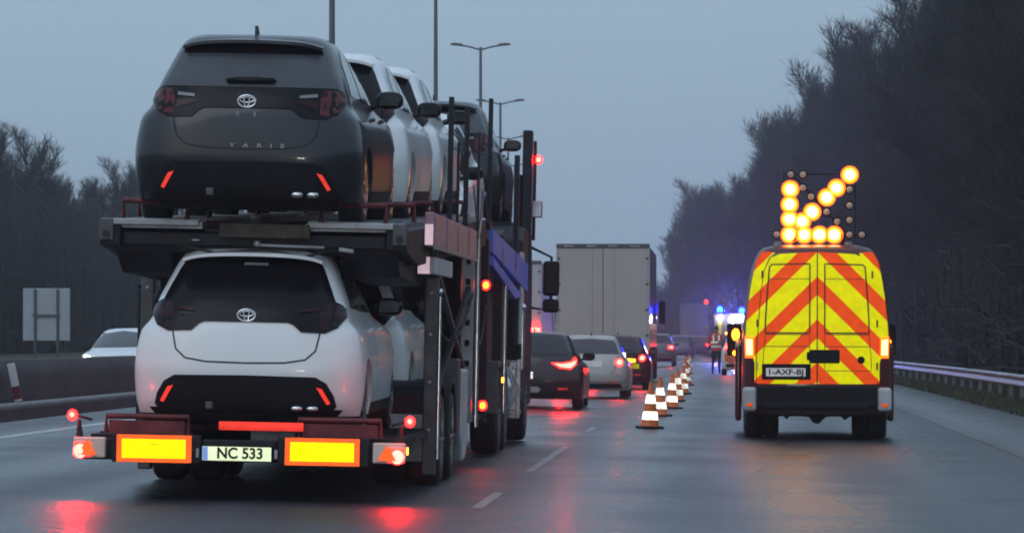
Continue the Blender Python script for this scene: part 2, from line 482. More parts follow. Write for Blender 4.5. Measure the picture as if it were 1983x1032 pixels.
def cut_arches(o, cuts):
    for (y, z, r, x0, x1) in cuts:
        t = M(); t.cyl((x0, y, z), (x1, y, z), r, n=30)
        c = t.build('arch_cutter', 'plastic')
        md = o.modifiers.new('cut', 'BOOLEAN'); md.operation = 'DIFFERENCE'; md.object = c; md.solver = 'EXACT'
        dg = bpy.context.evaluated_depsgraph_get()
        me = bpy.data.meshes.new_from_object(o.evaluated_get(dg))
        o.modifiers.clear(); old = o.data; o.data = me
        bpy.data.objects.remove(c); bpy.data.meshes.remove(old)
    return o

def wheel(parent, x, y, r, w, sg, spokes=7, detail=True):
    t = M(); R = r
    t.lathe([(-w / 2, R * .68), (-w / 2, R * .9), (-w * .4, R * .98), (-w * .2, R), (w * .2, R), (w * .4, R * .98), (w / 2, R * .9), (w / 2, R * .68)], (x, y, R), n=30)
    o = t.build('wheel', 'rubber', parent, smooth='auto')
    if detail:
        q = M(); xo = x + sg * w * .42
        q.lathe([(0, R * .7), (sg * .02, R * .7), (sg * .02, R * .6), (0, R * .58)], (xo, y, R), n=30)
        q.cyl((xo - sg * .02, y, R), (xo + sg * .015, y, R), R * .18, n=14)
        for i in range(spokes):
            a = 2 * PI * i / spokes
            d = Vector((0, math.cos(a), math.sin(a)))
            c = Vector((xo, y, R))
            q.bar(c + d * R * .12, c + d * R * .62, .03, .05, up=(1, 0, 0))
        q.build('rim', 'alloy', o, smooth='auto')
        bd = M(); bd.cyl((x - sg * w * .1, y, R), (x - sg * w * .05, y, R), R * .6, n=20)
        bd.build('brake_disc', 'steel_dark', o)
    return o

YARIS = [(.20, .855, .10, 3.78), (.28, .872, .05, 3.86), (.40, .885, .02, 3.91), (.54, .888, .0, 3.94), (.66, .880, .01, 3.92),
         (.76, .864, .025, 3.86), (.84, .842, .04, 3.76), (.885, .805, .05, 3.60), (.92, .775, .06, 3.42), (.97, .757, .075, 3.02), (1.02, .742, .10, 2.9),
         (1.10, .718, .15, 2.72), (1.24, .662, .27, 2.40), (1.36, .612, .38, 2.10), (1.42, .580, .435, 1.93), (1.455, .548, .48, 1.76),
         (1.482, .49, .56, 1.55), (1.497, .38, .68, 1.45), (1.50, .28, .80, 1.42)]

def side_windows(B, root, y0=.62, glass='glass'):
    for sg in (1, -1):
        p = B.side(sg)
        patch('side_window', [(y0 + .05, 1.03), (1.42, 1.0), (1.42, 1.385), (1.05, 1.38), (y0 + .22, 1.28)], p, glass, root, .08)
        patch('side_window', [(1.50, 1.0), (2.62, .985), (2.45, 1.16), (2.12, 1.33), (1.85, 1.385), (1.50, 1.385)], p, glass, root, .08)

def door_mirrors(root, y=2.55, z=1.02, x=.80, m='plastic', flip=1):
    for sg in (1, -1):
        q = M(); q.ball((sg * (x + .09), y, z + .02), .115, .075, .075, e=.75)
        q.bar((sg * (x - .10), y + .03, z - .05), (sg * (x + .04), y + .02, z - .02), .05, .04)
        o = q.build('door_mirror', m, root, smooth=True)
        g = M(); g.prism([(sg * (x + .01), z - .025), (sg * (x + .17), z - .02), (sg * (x + .185), z + .04), (sg * (x + .15), z + .07), (sg * (x + .02), z + .07)], y - .079, y - .072, 'xz')
        g.build('mirror_glass', 'glass', o)

def emblem(root, c, w=.15):
    q = M(); h = w * .68
    def el(cx, cz, a, b, r):
        q.tube([(c[0] + cx + a * math.cos(t), c[1], c[2] + cz + b * math.sin(t)) for t in [2 * PI * i / 26 for i in range(26)]], r, 6, True)
    el(0, 0, w / 2, h / 2, .011)
    el(0, h * .13, w * .40, h * .22, .008)
    el(0, 0, w * .15, h * .44, .008)
    return q.build('emblem', 'chrome', root, smooth=True)

def small_hatch(label, paint, dark=False, group=None):
    root = thing('hatchback_car', label, 'car', group=group)
    B = Body(YARIS, n=3.3, ar=.44)
    body = B.mesh().build('body', paint, root, smooth='auto')
    cut_arches(body, [(yy, .30, .345, sg * .60, sg * 1.1) for yy in (.76, 3.30) for sg in (1, -1)])
    for p in body.data.polygons: p.use_smooth = True
    try: body.data.set_sharp_from_angle(angle=math.radians(35))
    except Exception: pass
    # rear window and roof spoiler
    patch('rear_window', mirror([(0, 1.075), (.66, 1.075), (.625, 1.16), (.555, 1.32), (.515, 1.385), (.40, 1.415), (0, 1.425)]), B.rear, 'glass_soft' if dark else 'gloss_black', root, .06, .005)
    sp = M()
    for i in range(17):
        x = -.54 + 1.08 * i / 16; d = .10 * (abs(x) / .54) ** 2.5
        zt = 1.468 - .02 * (x / .54) ** 2 - .03 * (abs(x) / .54) ** 6
        sp.v += [Vector((x, .60 + d, zt + .005)), Vector((x, .31 + d, zt - .025)), Vector((x, .31 + d, zt - .05)), Vector((x, .47 + d, zt - .055))]
    for i in range(16):
        for j in range(4):
            a, b = i * 4 + j, i * 4 + (j + 1) % 4
            sp.f.append((a, b, b + 4, a + 4))
    sp.f += [(0, 1, 2, 3), (64, 65, 66, 67)]
    sp.build('roof_spoiler', paint, root, smooth='auto')
    if dark:
        patch('spoiler_shadow_band', mirror([(0, 1.335), (.545, 1.335), (.50, 1.39), (.40, 1.416), (0, 1.424)]), B.rear, 'gloss_black', root, .06, .009)  # shadow of the spoiler on the glass, put in as a black band
        w = M(); w.bar((-.16, B.fr(0, 1.13) - .03, 1.125), (.2, B.fr(0.1, 1.13) - .03, 1.13), .03, .035)
        w.ball((0.02, B.fr(0, 1.13) - .02, 1.125), .2, .02, .03)
        w.build('rear_wiper', 'gloss_black', root, smooth=True)
    # light band
    patch('light_band', mirror([(0, .912), (.32, .912), (.36, .895), (.42, .842), (.60, .835), (.69, .875), (.742, .955), (.737, .99), (.705, 1.05), (.66, 1.072), (0, 1.072)]), B.rear, 'gloss_black', root, .05, .012)
    for sg in (1, -1):
        pl = [(.555, .868), (.62, .858), (.69, .89), (.738, .95), (.745, 1.0), (.725, 1.03), (.665, 1.055), (.585, 1.05), (.555, .98)]
        tl = patch('tail_light', [(sg * a, b) for a, b in pl], B.rear, 'tail_red' if dark else 'tail_dark', root, .05, .013)
        patch('light_strip', [(sg * a, b) for a, b in ((.40, .985), (.53, .995), (.53, 1.02), (.40, 1.005))], B.rear, 'tail_clear' if dark else 'tail_dark', tl, .05, .023)
        if dark: patch('inner_lens', [(sg * a, b) for a, b in ((.37, .955), (.545, .90), (.535, .965), (.40, .975))], B.rear, 'tail_dark', tl, .05, .018)
        rf = [(.545, .425), (.588, .412), (.648, .305), (.622, .295)]
        patch('rear_reflector', [(sg * a, b) for a, b in rf], B.rear, 'retro_red', root, .04, .018)
    patch('bumper_insert', mirror([(0, .235), (.66, .235), (.695, .28), (.675, .36), (.62, .455), (.54, .5), (0, .507)]), B.rear, 'plastic', root, .06, .010)
    patch('lower_valance', mirror([(0, .205), (.70, .205), (.74, .25), (0, .25)]), B.rear, 'plastic', root, .06, .008)
    ribbon('hatch_seam', [(-.565, .84), (-.535, .70), (-.46, .632), (-.3, .606), (0, .60), (.3, .606), (.46, .632), (.535, .70), (.565, .84)], .012, B.rear, 'ink', root, .003)
    emblem(root, (-.0, B.fr(0, .963) - .016, .963), .135)
    q = M()
    for x in (.40, .52):
        q.ball((x, .05, .258), .05, .05, .026, e=.7)
    q.build('exhaust_tip', 'chrome', root, smooth=True)
    q = M(); q.box(-.30, -.24, .03, .06, .24, .3); q.build('tow_eye', 'steel_mid', root, bevel=.01)
    if dark:
        for x in (-.065, .065):
            q = M(); q.box(x - .012, x + .012, B.fr(x, .865) - .012, B.fr(x, .865) + .01, .845, .885); q.build('plate_bracket', 'tail_clear', root, bevel=.003)
        text('lettering', 'YARIS', .044, (.09, B.fr(.08, .60) - .008, .625), 'steel_light', root, width=.42, spacing=3.0)
    if not dark: text('lettering', 'YARIS', .03, (-.47, B.fr(-.47, .975) - .022, .972), 'steel_mid', root, width=.11)
    patch('high_brake_lamp', [(-.06, 1.345), (.13, 1.345), (.125, 1.362), (-.055, 1.362)], B.rear, 'tail_clear' if not dark else 'tail_dark', root, .05, .012)
    side_windows(B, root)
    q = M(); q.box(-.70, .70, .25, 3.6, .13, .24); q.build('underbody', 'plastic', root, bevel=.03)
    patch('windscreen', mirror([(0, 1.0), (.66, 1.0), (.60, 1.16), (.53, 1.36), (0, 1.43)]), B.front, 'glass', root, .07)
    patch('grille', mirror([(0, .25), (.62, .28), (.70, .42), (.5, .55), (0, .56)]), B.front, 'plastic', root, .07, .008)
    for sg in (1, -1):
        patch('headlight', [(sg * a, b) for a, b in ((.42, .66), (.70, .68), (.76, .80), (.66, .80), (.46, .73))], B.front, 'tail_clear', root, .05, .012)
        ps = B.side(sg)
        ribbon('door_seam', [(1.0, .98), (1.08, .60), (1.20, .34)], .008, ps, 'ink', root, .002)
        ribbon('door_seam', [(1.46, 1.0), (1.50, .34)], .008, ps, 'ink', root, .002)
        ribbon('door_seam', [(2.66, .96), (2.70, .40), (2.6, .34)], .008, ps, 'ink', root, .002)
        patch('side_sill', [(1.12, .205), (2.94, .205), (2.94, .29), (1.12, .29)], ps, 'plastic', root, .1, .008)
        for yy in (1.62, 2.46):
            q = M(); q.bar((sg * (B.hw(.86) + .012), yy - .16, .86), (sg * (B.hw(.86) + .012), yy, .865), .03, .03); q.build('door_handle', paint, root, bevel=.006)
        ribbon('roof_seam', [(.9, 1.462), (1.5, 1.468)], .02, ps, 'ink', root, .003)
    door_mirrors(root, m='gloss_black')
    q = M(); q.prism([(.62, 1.49), (.80, 1.49), (.66, 1.565), (.63, 1.565)], -.012, .012); q.build('roof_antenna', paint, root, bevel=.004)
    for yy in (.76, 3.30):
        for sg in (1, -1): wheel(root, sg * .76, yy, .305, .19, sg)
    return root

# ------------------------------------------------------------------ the car transporter
ROLL = 0.0205
TX, TD = -3.68, 31.4
TL = (TX, TD, ground(TX))
TM = Matrix.Translation(TL) @ Matrix.Rotation(ROLL, 4, 'Y')

def build_trailer():
    t = thing('car_trailer', 'dark two-deck car transporter trailer with yellow rear marker boards, loaded with cars', 'trailer', TL, (0, ROLL, 0))
    q = M(); q.box(-1.22, 1.22, .10, .24, .30, .46); q.box(-.98, -.30, .04, .12, .285, .50); q.box(.28, .98, .04, .12, .285, .50)
    q.box(-.29, .27, .06, .12, .30, .47)
    bar = q.build('rear_bumper_bar', 'steel_dark', t, bevel=.01)
    for x in (-.655, .625):
        m = M(); w, h = .283, .104
        m.box(x - w, x + w, 0, .04, .392 - h, .392 + h)
        b = m.build('marker_board', 'retro_orange', t, bevel=.004)
        y = M(); y.box(x - .242, x + .242, -.006, .002, .392 - .072, .392 + .072); y.build('yellow_panel', 'retro_yellow', b)
        y = M(); y.box(x - .04, x + .04, -.0085, -.006, .425, .429); y.build('label_mark', 'ink', b)
        for dx in (-.2, .2):
            s_ = M(); s_.cyl((x + dx, -.004, .392 + .088), (x + dx, .001, .392 + .088), .008, n=10); s_.build('screw', 'steel_light', b)
    m = M(); m.box(-.30, .25, .02, .06, .30, .43); p = m.build('plate_holder', 'plastic', t, bevel=.006)
    m = M(); m.box(-.287, .237, .010, .019, .312, .418); pl = m.build('number_plate', 'retro_plate', t, bevel=.003)
    m = M(); m.box(-.285, -.245, .006, .010, .314, .416); m.build('country_band', 'eu_blue', pl)
    text('lettering', 'NC 533', .115, (-.0, .0065, .366), 'ink', pl, width=.345)
    for x in (-.325, .272):
        m = M(); m.box(x - .012, x + .012, .02, .06, .33, .40); m.build('plate_lamp', 'steel_light', t, bevel=.004)
    for sg, x in ((-1, -1.15), (1, 1.13)):
        m = M(); m.box(x - .122, x + .122, .02, .12, .315, .470); h = m.build('tail_lamp', 'lamp_housing', t, bevel=.012)
        m = M(); xx = x + sg * .055; m.ball((xx + sg * .012, .018, .365), .052, .014, .056); m.build('lit_lens', 'brake_core', h, smooth=True)
        m = M(); m.box(x + sg * .002 - .118, x + sg * .118 - 0.0 if sg > 0 else x - .002, .012, .02, .318, .467) if False else m.box(min(xx - .055, xx + .06), max(xx - .055, xx + .06), .014, .0195, .32, .43)
        m.build('red_lens', 'tail_glow', h, bevel=.004)
        m = M(); x3 = x + sg * .0
        m.prism([(x3 - .085, .335), (x3 + .06, .335), (x3 - .012, .455)], .006, .0139, 'xz'); m.build('triangle_reflector', 'retro_orange', h)
        # rubber outrigger arm with marker lamp
        xa = x + sg * (.06 if sg < 0 else .16)
        m = M(); m.cyl((x - sg * (-.08), .07, .47), (x + sg * .085, .06, .60), .028, .012, n=10); m.build('marker_arm', 'rubber', t, smooth='auto')
        m = M(); m.ball((sg * 1.285, .05, .635), .038, .03, .042); m.build('marker_lamp', 'brake_glow', t, smooth=True)
        m = M(); m.ball((sg * 1.285, .022, .637), .019, .01, .019); m.build('marker_lens', 'brake_core', t, smooth=True)
        m = M(); m.bar((sg * 1.14, .10, .60), (sg * 1.27, .075, .635), .02, .02); m.build('lamp_bracket', 'steel_dark', t)
    m = M(); m.box(1.262, 1.275, .05, .09, .38, .44); m.build('side_marker', 'amber_dim', t, bevel=.005)
    m = M(); m.cyl((-.175, .12, .575), (.465, .12, .575), .034, n=12); m.build('red_reflector_bar', 'retro_red', t, smooth='auto')
    # lower deck: two wheel runways, chassis rails and cross members
    for sg in (1, -1):
        m = M(); m.box(sg * .38, sg * 1.18, .30, 11.4, .44, .49)
        for k in range(26): m.box(sg * .42, sg * 1.14, .5 + k * .42, .54 + k * .42, .49, .505)
        m.build('lower_runway', 'steel_dark', t)
        m = M(); m.box(sg * .42, sg * .56, .25, 11.8, .24, .44); m.build('chassis_rail', 'steel_dark', t, bevel=.01)
        # rear wheel stop frames, red oxide
        m = M(); m.tube([(sg * .42, .22, .50), (sg * .42, .22, .63), (sg * 1.05, .22, .63), (sg * 1.05, .22, .50)], .022, 8)
        m.box(sg * .45, sg * 1.03, .21, .23, .50, .60)
        m.build('wheel_stop', 'rust_red', t, smooth='auto')
    m = M(); m.box(-.40, .40, .30, 11.0, .36, .43); m.build('lower_deck_pan', 'steel_dark', t)
    m = M(); m.box(.06, .40, .16, .2, .46, .55); m.build('winch_plate', 'steel_mid', t, bevel=.005)
    for sg in (1, -1):
        for yy in (4.4, 5.75):
            for dx in (.0, .31):
                wheel(t, sg * (1.10 - dx), yy, .40, .27, sg, 8, dx == 0)
        m = M(); n = 14
        for yc in (4.4, 5.75):
            pts = [(yc + .56 * math.cos(PI * (i / n)), .40 + .50 * math.sin(PI * i / n)) for i in range(n + 1)]
            inn = [(yc + .53 * math.cos(PI * (i / n)), .40 + .47 * math.sin(PI * i / n)) for i in range(n, -1, -1)]
            for i in range(n):
                m.prism([pts[i], pts[i + 1], inn[n - i - 1], inn[n - i]], sg * .80, sg * 1.235, 'yz')
        m.build('mudguard', 'steel_dark', t)
        m = M(); m.box(sg * .82, sg * 1.22, 3.62, 3.66, .22, .62); m.build('mud_flap', 'white_dirty' if sg > 0 else 'rubber', t, bevel=.01)
        # ---- columns
        m = M(); m.box(sg * 1.14, sg * 1.25, 3.35, 3.50, .12, 1.78); m.box(sg * 1.12, sg * 1.24, 3.38, 3.48, 1.78, 2.12); m.build('column', 'steel_mid', t, bevel=.012)
        m = M(); m.cyl((sg * 1.265, 3.42, .25), (sg * 1.265, 3.42, 1.62), .016, n=12); m.ball((sg * 1.262, 3.42, 1.66), .03); m.build('hydraulic_rod', 'chrome' if sg > 0 else 'steel_dark', t, smooth='auto')
        m = M(); zz = [0.3 + .2 * i for i in range(7)]
        m.box(sg * 1.095, sg * 1.125, 9.0, 9.14, .45, 2.28); m.box(sg * 1.175, sg * 1.205, 9.0, 9.14, .45, 2.28)
        for i in range(10):
            m.box(sg * 1.125, sg * 1.175, 9.0, 9.14, .45 + .2 * i, .45 + .2 * i + .14)
        m.build('perforated_column', 'steel_light', t)
        m = M(); m.box(sg * 1.12, sg * 1.20, 9.10, 9.139, .45, 2.28); m.build('column_back', 'steel_dark', t)
        m = M(); m.cyl((sg * 1.245, 9.05, .40), (sg * 1.245, 9.05, 2.25), .024, n=14); m.build('hydraulic_rod', 'chrome', t, smooth='auto')
        m = M(); m.box(sg * 1.12, sg * 1.22, 11.2, 11.4, .4, 2.3); m.build('column', 'steel_dark', t, bevel=.012)
        # ---- upper deck
        s = .036
        def zd(y): return 2.08 + s * y
        m = M()
        m.prism([(.62, zd(.62) - .02), (12.3, zd(12.3) - .02), (12.3, zd(12.3) + .035), (.62, zd(.62) + .035)], sg * .40, sg * 1.02, 'yz')
        for k in range(27):
            y = .65 + k * .42; m.prism([(y, zd(y) + .035), (y + .05, zd(y) + .035), (y + .05, zd(y) + .055), (y, zd(y) + .055)], sg * .42, sg * 1.0, 'yz')
        m.build('upper_runway', 'steel_light', t)
        m = M(); m.prism([(.60, zd(.6) - .16), (1.9, zd(1.9) - .30), (12.3, zd(12.3) - .26), (12.3, zd(12.3) - .0), (.60, zd(.6) - .0)], sg * 1.03, sg * 1.19, 'yz')
        m.build('deck_side_beam', 'steel_dark', t, bevel=.01)
        m = M(); m.box(sg * .42, sg * 1.10, .75, 2.6, 1.90, 2.05); m.prism([(.8, 1.91), (3.5, 1.86), (3.5, 1.70), (1.2, 1.74)], sg * .66, sg * 1.10, 'yz'); m.build('lift_arm', 'steel_dark', t, bevel=.02)
        m = M(); m.box(sg * 1.08, sg * 1.19, .57, .72, 1.98, 2.15); e = m.build('deck_end_cap', 'steel_mid', t, bevel=.01)
        m = M(); m.cyl((sg * 1.135, .555, 2.03), (sg * 1.135, .571, 2.03), .03, n=14); m.build('pin_hole', 'ink', e)
        m = M(); m.box(sg * .42, sg * 1.17, .575, .66, zd(.6) + .0, zd(.6) + .05); m.build('deck_edge', 'steel_light', t, bevel=.008)
        for yy, x0, x1 in ((.64, .52, 1.02), (2.2, .55, 1.12), (5.3, .5, 1.05), (9.4, .5, 1.05)):
            m = M(); z = zd(yy) + .05
            m.tube([(sg * x0, yy, z), (sg * x0, yy, z + .13), (sg * x1, yy + .03, z + .14), (sg * x1, yy + .03, z)], .022, 8)
            m.build('wheel_chock', 'rust_red', t, smooth='auto')
        # handrail posts on the deck edge
        for yy, zt in ((5.1, 3.40), (7.35, 3.44), (11.2, 3.74)):
            m = M(); m.box(sg * 1.19, sg * 1.235, yy, yy + .07, zd(yy) - .1, zt); m.build('deck_post', 'steel_dark', t, bevel=.006)
        m = M(); m.cyl((sg * 1.215, 5.1, 2.95), (sg * 1.215, 11.2, 3.15), .008, n=6); m.build('safety_rope', 'steel_dark', t)
    m = M(); m.prism([(.7, 2.06), (12.0, 2.46), (12.0, 2.49), (.7, 2.09)], -.40, .40, 'yz'); m.build('upper_deck_pan', 'steel_dark', t)
    for yy in (.66, 4.0, 8.0, 11.8):
        m = M(); m.box(-1.02, 1.02, yy, yy + .14, 1.93 + .036 * yy, 2.03 + .036 * yy); m.build('cross_member', 'steel_dark', t, bevel=.01)
    m = M(); m.box(-.26, .44, .56, .66, 2.02, 2.13); m.build('deck_board', 'wood', t, bevel=.008)
    m = M(); m.cyl((.02, .62, 1.965), (.55, .62, 1.955), .012, n=8); m.ball((.03, .62, 1.975), .03); m.build('cross_rod', 'steel_light', t, smooth='auto')
    m = M(); m.bar((.66, .64, 1.945), (.78, .64, 1.93), .03, .035); m.build('latch', 'steel_light', t, bevel=.01)
    m = M(); m.bar((-.48, .64, 1.995), (-.42, .64, 1.995), .02, .014); m.build('latch', 'steel_light', t, bevel=.004)
    # left hand hydraulic ram hanging under the deck
    m = M(); m.cyl((-.93, 2.4, .55), (-.93, 2.4, 1.55), .06, n=12); m.cyl((-.93, 2.4, 1.55), (-.93, 2.4, 2.0), .03, n=10); m.ball((-.93, 2.4, 1.55), .08)
    m.build('hydraulic_ram', 'steel_dark', t, smooth='auto')
    # ribbed side box, pink lamp light put into its colour, and white plate under it (right side)
    m = M(); m.box(1.195, 1.27, 2.4, 8.3, 2.02, 2.30)
    b = m.build('side_locker', 'panel_pink_light', t, bevel=.01)
    for k in range(4):
        m = M(); m.box(1.268, 1.285, 2.45 + k * 1.5, 2.52 + k * 1.5, 2.03, 2.29); m.build('locker_rib', 'panel_pink_light', b, bevel=.004)
    m = M(); m.box(1.268, 1.29, 2.4, 8.3, 2.0, 2.03); m.build('locker_rail', 'steel_light', b)
    m = M(); m.box(1.20, 1.267, 2.36, 2.399, 2.03, 2.2); m.build('end_reflector', 'retro_pink', b, bevel=.004)
    m = M(); m.box(1.22, 1.26, 2.75, 5.0, 1.80, 1.94); m.build('white_side_plate', 'white_dirty', t, bevel=.006)
    m = M(); m.box(1.12, 1.22, 2.73, 2.745, 1.80, 1.94); m.build('white_rear_plate', 'retro_pink', t, bevel=.004)
    # dark side panels between the columns
    m = M(); m.box(1.04, 1.07, 9.2, 11.2, .5, 2.1); m.box(-1.07, -1.04, 9.2, 11.2, .5, 2.1); m.build('side_panel', 'steel_dark', t)
    m = M(); m.box(-1.04, 1.04, 11.35, 11.42, .5, 2.0); m.build('front_bulkhead', 'steel_dark', t)
    # marker lamps on the right side
    for (y, z) in ((9.95, 1.80), (9.8, .60)):
        m = M(); m.ball((1.27, y, z), .045, .03, .05); lp = m.build('side_lamp', 'brake_glow', t, smooth=True)
        m = M(); m.ball((1.272, y - .026, z), .026, .012, .03); m.build('lamp_core', 'amber_glow', lp, smooth=True)
        m = M(); m.box(1.19, 1.25, y - .02, y + .02, z - .03, z + .03); m.build('lamp_bracket', 'steel_dark', t)
    m = M(); m.prism([(7.0, .98), (7.9, .98), (7.9, .25), (7.6, .12), (7.2, .12), (7.0, .35)], 1.12, 1.24, 'yz'); g = m.build('side_tank', 'white_dirty', t, bevel=.03)
    for y in (6.98, 7.5):
        m = M(); m.box(1.15, 1.19, y - .015, y + .0, .42 if y < 7.2 else .36, .50 if y < 7.2 else .44); m.build('side_marker', 'amber_dim', t, bevel=.004)
    m = M(); m.prism([(6.5, 1.08), (6.9, 1.08), (6.9, .3), (6.5, .3)], 1.10, 1.23, 'yz'); m.build('mudguard_stay', 'steel_mid', t, bevel=.02)
    for sg in (1, -1):
        for (ya, za, yb_, zb_, sag) in ((3.45, 1.5, 8.9, 1.7, .35), (9.2, 1.4, 11.2, 1.6, .3), (3.45, .95, 6.4, .9, .18)):
            m = M(); m.tube([(sg * 1.20, ya + (yb_ - ya) * i / 12, za + (zb_ - za) * i / 12 - sag * 4 * (i / 12) * (1 - i / 12)) for i in range(13)], .014, 6); m.build('hydraulic_hose', 'rubber', t, smooth=True)
        m = M(); m.bar((sg * 1.16, 3.5, .55), (sg * 1.16, 8.95, 1.75), .05, .06); m.build('diagonal_brace', 'steel_dark', t, bevel=.006)
        m = M(); m.bar((sg * 1.14, 4.2, 2.0), (sg * 1.14, 9.0, .9), .04, .05); m.build('diagonal_brace', 'steel_mid', t, bevel=.006)
        for yy, z0 in ((3.34, .5), (3.34, .9), (3.34, 1.3), (3.34, 1.65)):
            m = M(); m.cyl((sg * 1.195, yy - .008, z0), (sg * 1.195, yy + .01, z0), .014, n=8); m.build('bolt', 'steel_light', t)
        for yy, zt in ((6.2, 3.05), (9.3, 3.3)):
            m = M(); m.box(sg * 1.20, sg * 1.225, yy, yy + .04, 2.2, zt); m.build('deck_post', 'steel_dark', t, bevel=.004)
        m = M(); m.tube([(sg * 1.21, 8.6 + .5 * i, 2.75 - .5 * math.sin(i * .8) ** 2) for i in range(6)], .010, 6); m.build('lashing_strap', 'steel_light', t, smooth=True)
    m = M(); m.tube([(-.55, .6, 1.95), (-.3, .6, 1.90), (.1, .6, 1.93), (.4, .6, 1.88), (.62, .6, 1.94)], .010, 6); m.build('cable', 'rubber', t, smooth=True)
    m = M(); m.bar((0, 11.4, .45), (0, 13.2, .5), .14, .12); m.build('drawbar', 'steel_dark', t, bevel=.02)
    return t

def build_truck():
    t = thing('transporter_truck', 'dark car transporter tractor with big black wing mirrors, ahead of its trailer', 'truck', TL, (0, ROLL, 0))
    m = M()
    m.prism([(18.4, .5), (18.4, 2.45), (18.7, 2.62), (20.6, 2.62), (20.95, 2.2), (21.15, 1.4), (21.15, .42)], -1.22, 1.22, 'yz')
    m.build('cab', 'steel_dark', t, bevel=.05, segs=3)
    for sg in (1, -1):
        m = M(); m.box(sg * .35, sg * .5, 12.6, 20, .5, .74); m.build('chassis_rail', 'steel_dark', t)
        for yy, rr in ((13.9, .48), (15.2, .48), (19.9, .5)):
            wheel(t, sg * 1.07, yy, rr, .30, sg, 10)
        m = M()
        m.prism([(13.3, 1.02), (15.8, 1.02), (15.8, .95), (13.3, .95)], sg * .85, sg * 1.23, 'yz')
        m.prism([(13.3, 1.0), (13.36, 1.0), (13.30, .45), (13.24, .45)], sg * .85, sg * 1.23, 'yz')
        m.build('mudguard', 'steel_mid', t, bevel=.01)
        m = M(); m.lathe([(0, .0), (0, .27), (.02, .30), (1.65, .30), (1.67, .27), (1.67, 0)], (sg * .93, 16.3, .66), 'y', 24)
        tk = m.build('fuel_tank', 'chrome', t, smooth='auto')
        for yy in (16.7, 17.5):
            m = M(); m.lathe([(0, .305), (0, .312), (.06, .312), (.06, .305)], (sg * .93, yy, .66), 'y', 24); m.build('tank_strap', 'steel_light', tk, smooth='auto')
        m = M()
        for z in (.36, .62, .88): m.box(sg * 1.0, sg * 1.24, 18.1, 18.36, z, z + .05)
        m.box(sg * 1.0, sg * 1.22, 18.36, 18.39, .3, 1.0); m.box(sg * 1.19, sg * 1.24, 18.08, 18.12, .32, 1.02)
        m.build('cab_steps', 'alloy', t, bevel=.008)
        m = M(); m.box(sg * 1.02, sg * 1.2, 18.0, 18.08, .72, .98); w = m.build('work_light_box', 'alloy', t, bevel=.02)
        for x in (1.06, 1.16):
            m = M(); m.ball((sg * x, 17.995, .92), .028, .012, .028); m.build('work_light', 'lamp_housing', w, smooth=True)
        # upper carrier frame
        m = M(); m.box(sg * 1.12, sg * 1.24, 19.9, 20.15, 1.9, 3.85); m.box(sg * 1.05, sg * 1.12, 19.95, 20.10, 1.9, 3.3); m.build('front_post', 'steel_dark', t, bevel=.02)
        m = M(); m.box(sg * 1.22, sg * 1.26, 20.6, 20.7, 2.5, 3.75); m.build('post', 'steel_dark', t, bevel=.006)
        m = M(); m.box(sg * 1.16, sg * 1.22, 17.2, 17.32, 1.2, 3.42); m.build('post', 'steel_dark', t, bevel=.006)
        m = M(); m.box(sg * 1.13, sg * 1.23, 13.8, 14.0, .5, 2.4); m.build('column', 'steel_dark', t, bevel=.01)
        m = M(); m.cyl((sg * 1.245, 14.2, .45), (sg * 1.245, 14.2, 1.85), .022, n=14); m.build('hydraulic_rod', 'chrome', t, smooth='auto')
        m = M(); m.cyl((sg * 1.24, 18.3, .9), (sg * 1.24, 18.3, 1.62), .028, n=14); m.ball((sg * 1.24, 18.3, 1.64), .045); m.build('exhaust_stack', 'chrome', t, smooth='auto')
        # inclined ramp beam, with plates
        m = M(); m.prism([(11.6, 2.16), (11.6, 2.40), (19.4, 2.18), (19.4, 1.83)], sg * 1.17, sg * 1.245, 'yz'); rb = m.build('ramp_beam', 'blue_reflection', t, bevel=.01)
        m = M(); m.prism([(11.6, 2.02), (11.6, 2.12), (18.0, 1.78), (16.4, 1.72)], sg * 1.17, sg * 1.25, 'yz'); m.build('ramp_skirt', 'blue_reflection', t, bevel=.01)
        for y in (13.4, 16.2):
            m = M(); m.box(sg * 1.244, sg * 1.252, y, y + .06, 2.05, 2.26); m.build('beam_rib', 'steel_mid', rb)
        m = M(); m.prism([(12.4, 1.62), (17.8, 2.5), (17.8, 2.56), (12.4, 1.68)], sg * .40, sg * 1.02, 'yz'); m.build('tilted_runway', 'steel_dark', t)
        m = M(); m.prism([(18.8, 2.62), (23.0, 2.66), (23.0, 2.72), (18.8, 2.68)], sg * .4, sg * 1.05, 'yz'); m.build('roof_runway', 'steel_dark', t)
        # mirrors
        m = M(); m.tube([(sg * 1.2, 20.9, 2.42), (sg * 1.46, 21.0, 2.30), (sg * 1.46, 21.0, 1.62), (sg * 1.2, 20.9, 1.66)], .018, 8); ar = m.build('mirror_arm', 'steel_dark', t, smooth='auto')
        for z0, z1 in ((1.81, 2.25), (1.60, 1.77)):
            m = M(); m.box(sg * 1.36, sg * 1.565, 20.9, 21.03, z0, z1); h = m.build('wing_mirror', 'plastic', t, bevel=.04, segs=3)
            m = M(); m.box(sg * 1.385, sg * 1.54, 20.893, 20.901, z0 + .03, z1 - .03); m.build('mirror_glass', 'gloss_black', h, bevel=.01)
    m = M(); m.ball((1.3, 20.3, 3.50), .05, .03, .055); lp = m.build('top_marker_lamp', 'brake_glow', t, smooth=True)
    m = M(); m.ball((1.302, 20.272, 3.50), .03, .012, .034); m.build('lamp_core', 'brake_core', lp, smooth=True)
    m = M(); m.box(1.2, 1.27, 20.28, 20.32, 3.47, 3.53); m.build('lamp_bracket', 'steel_dark', t)
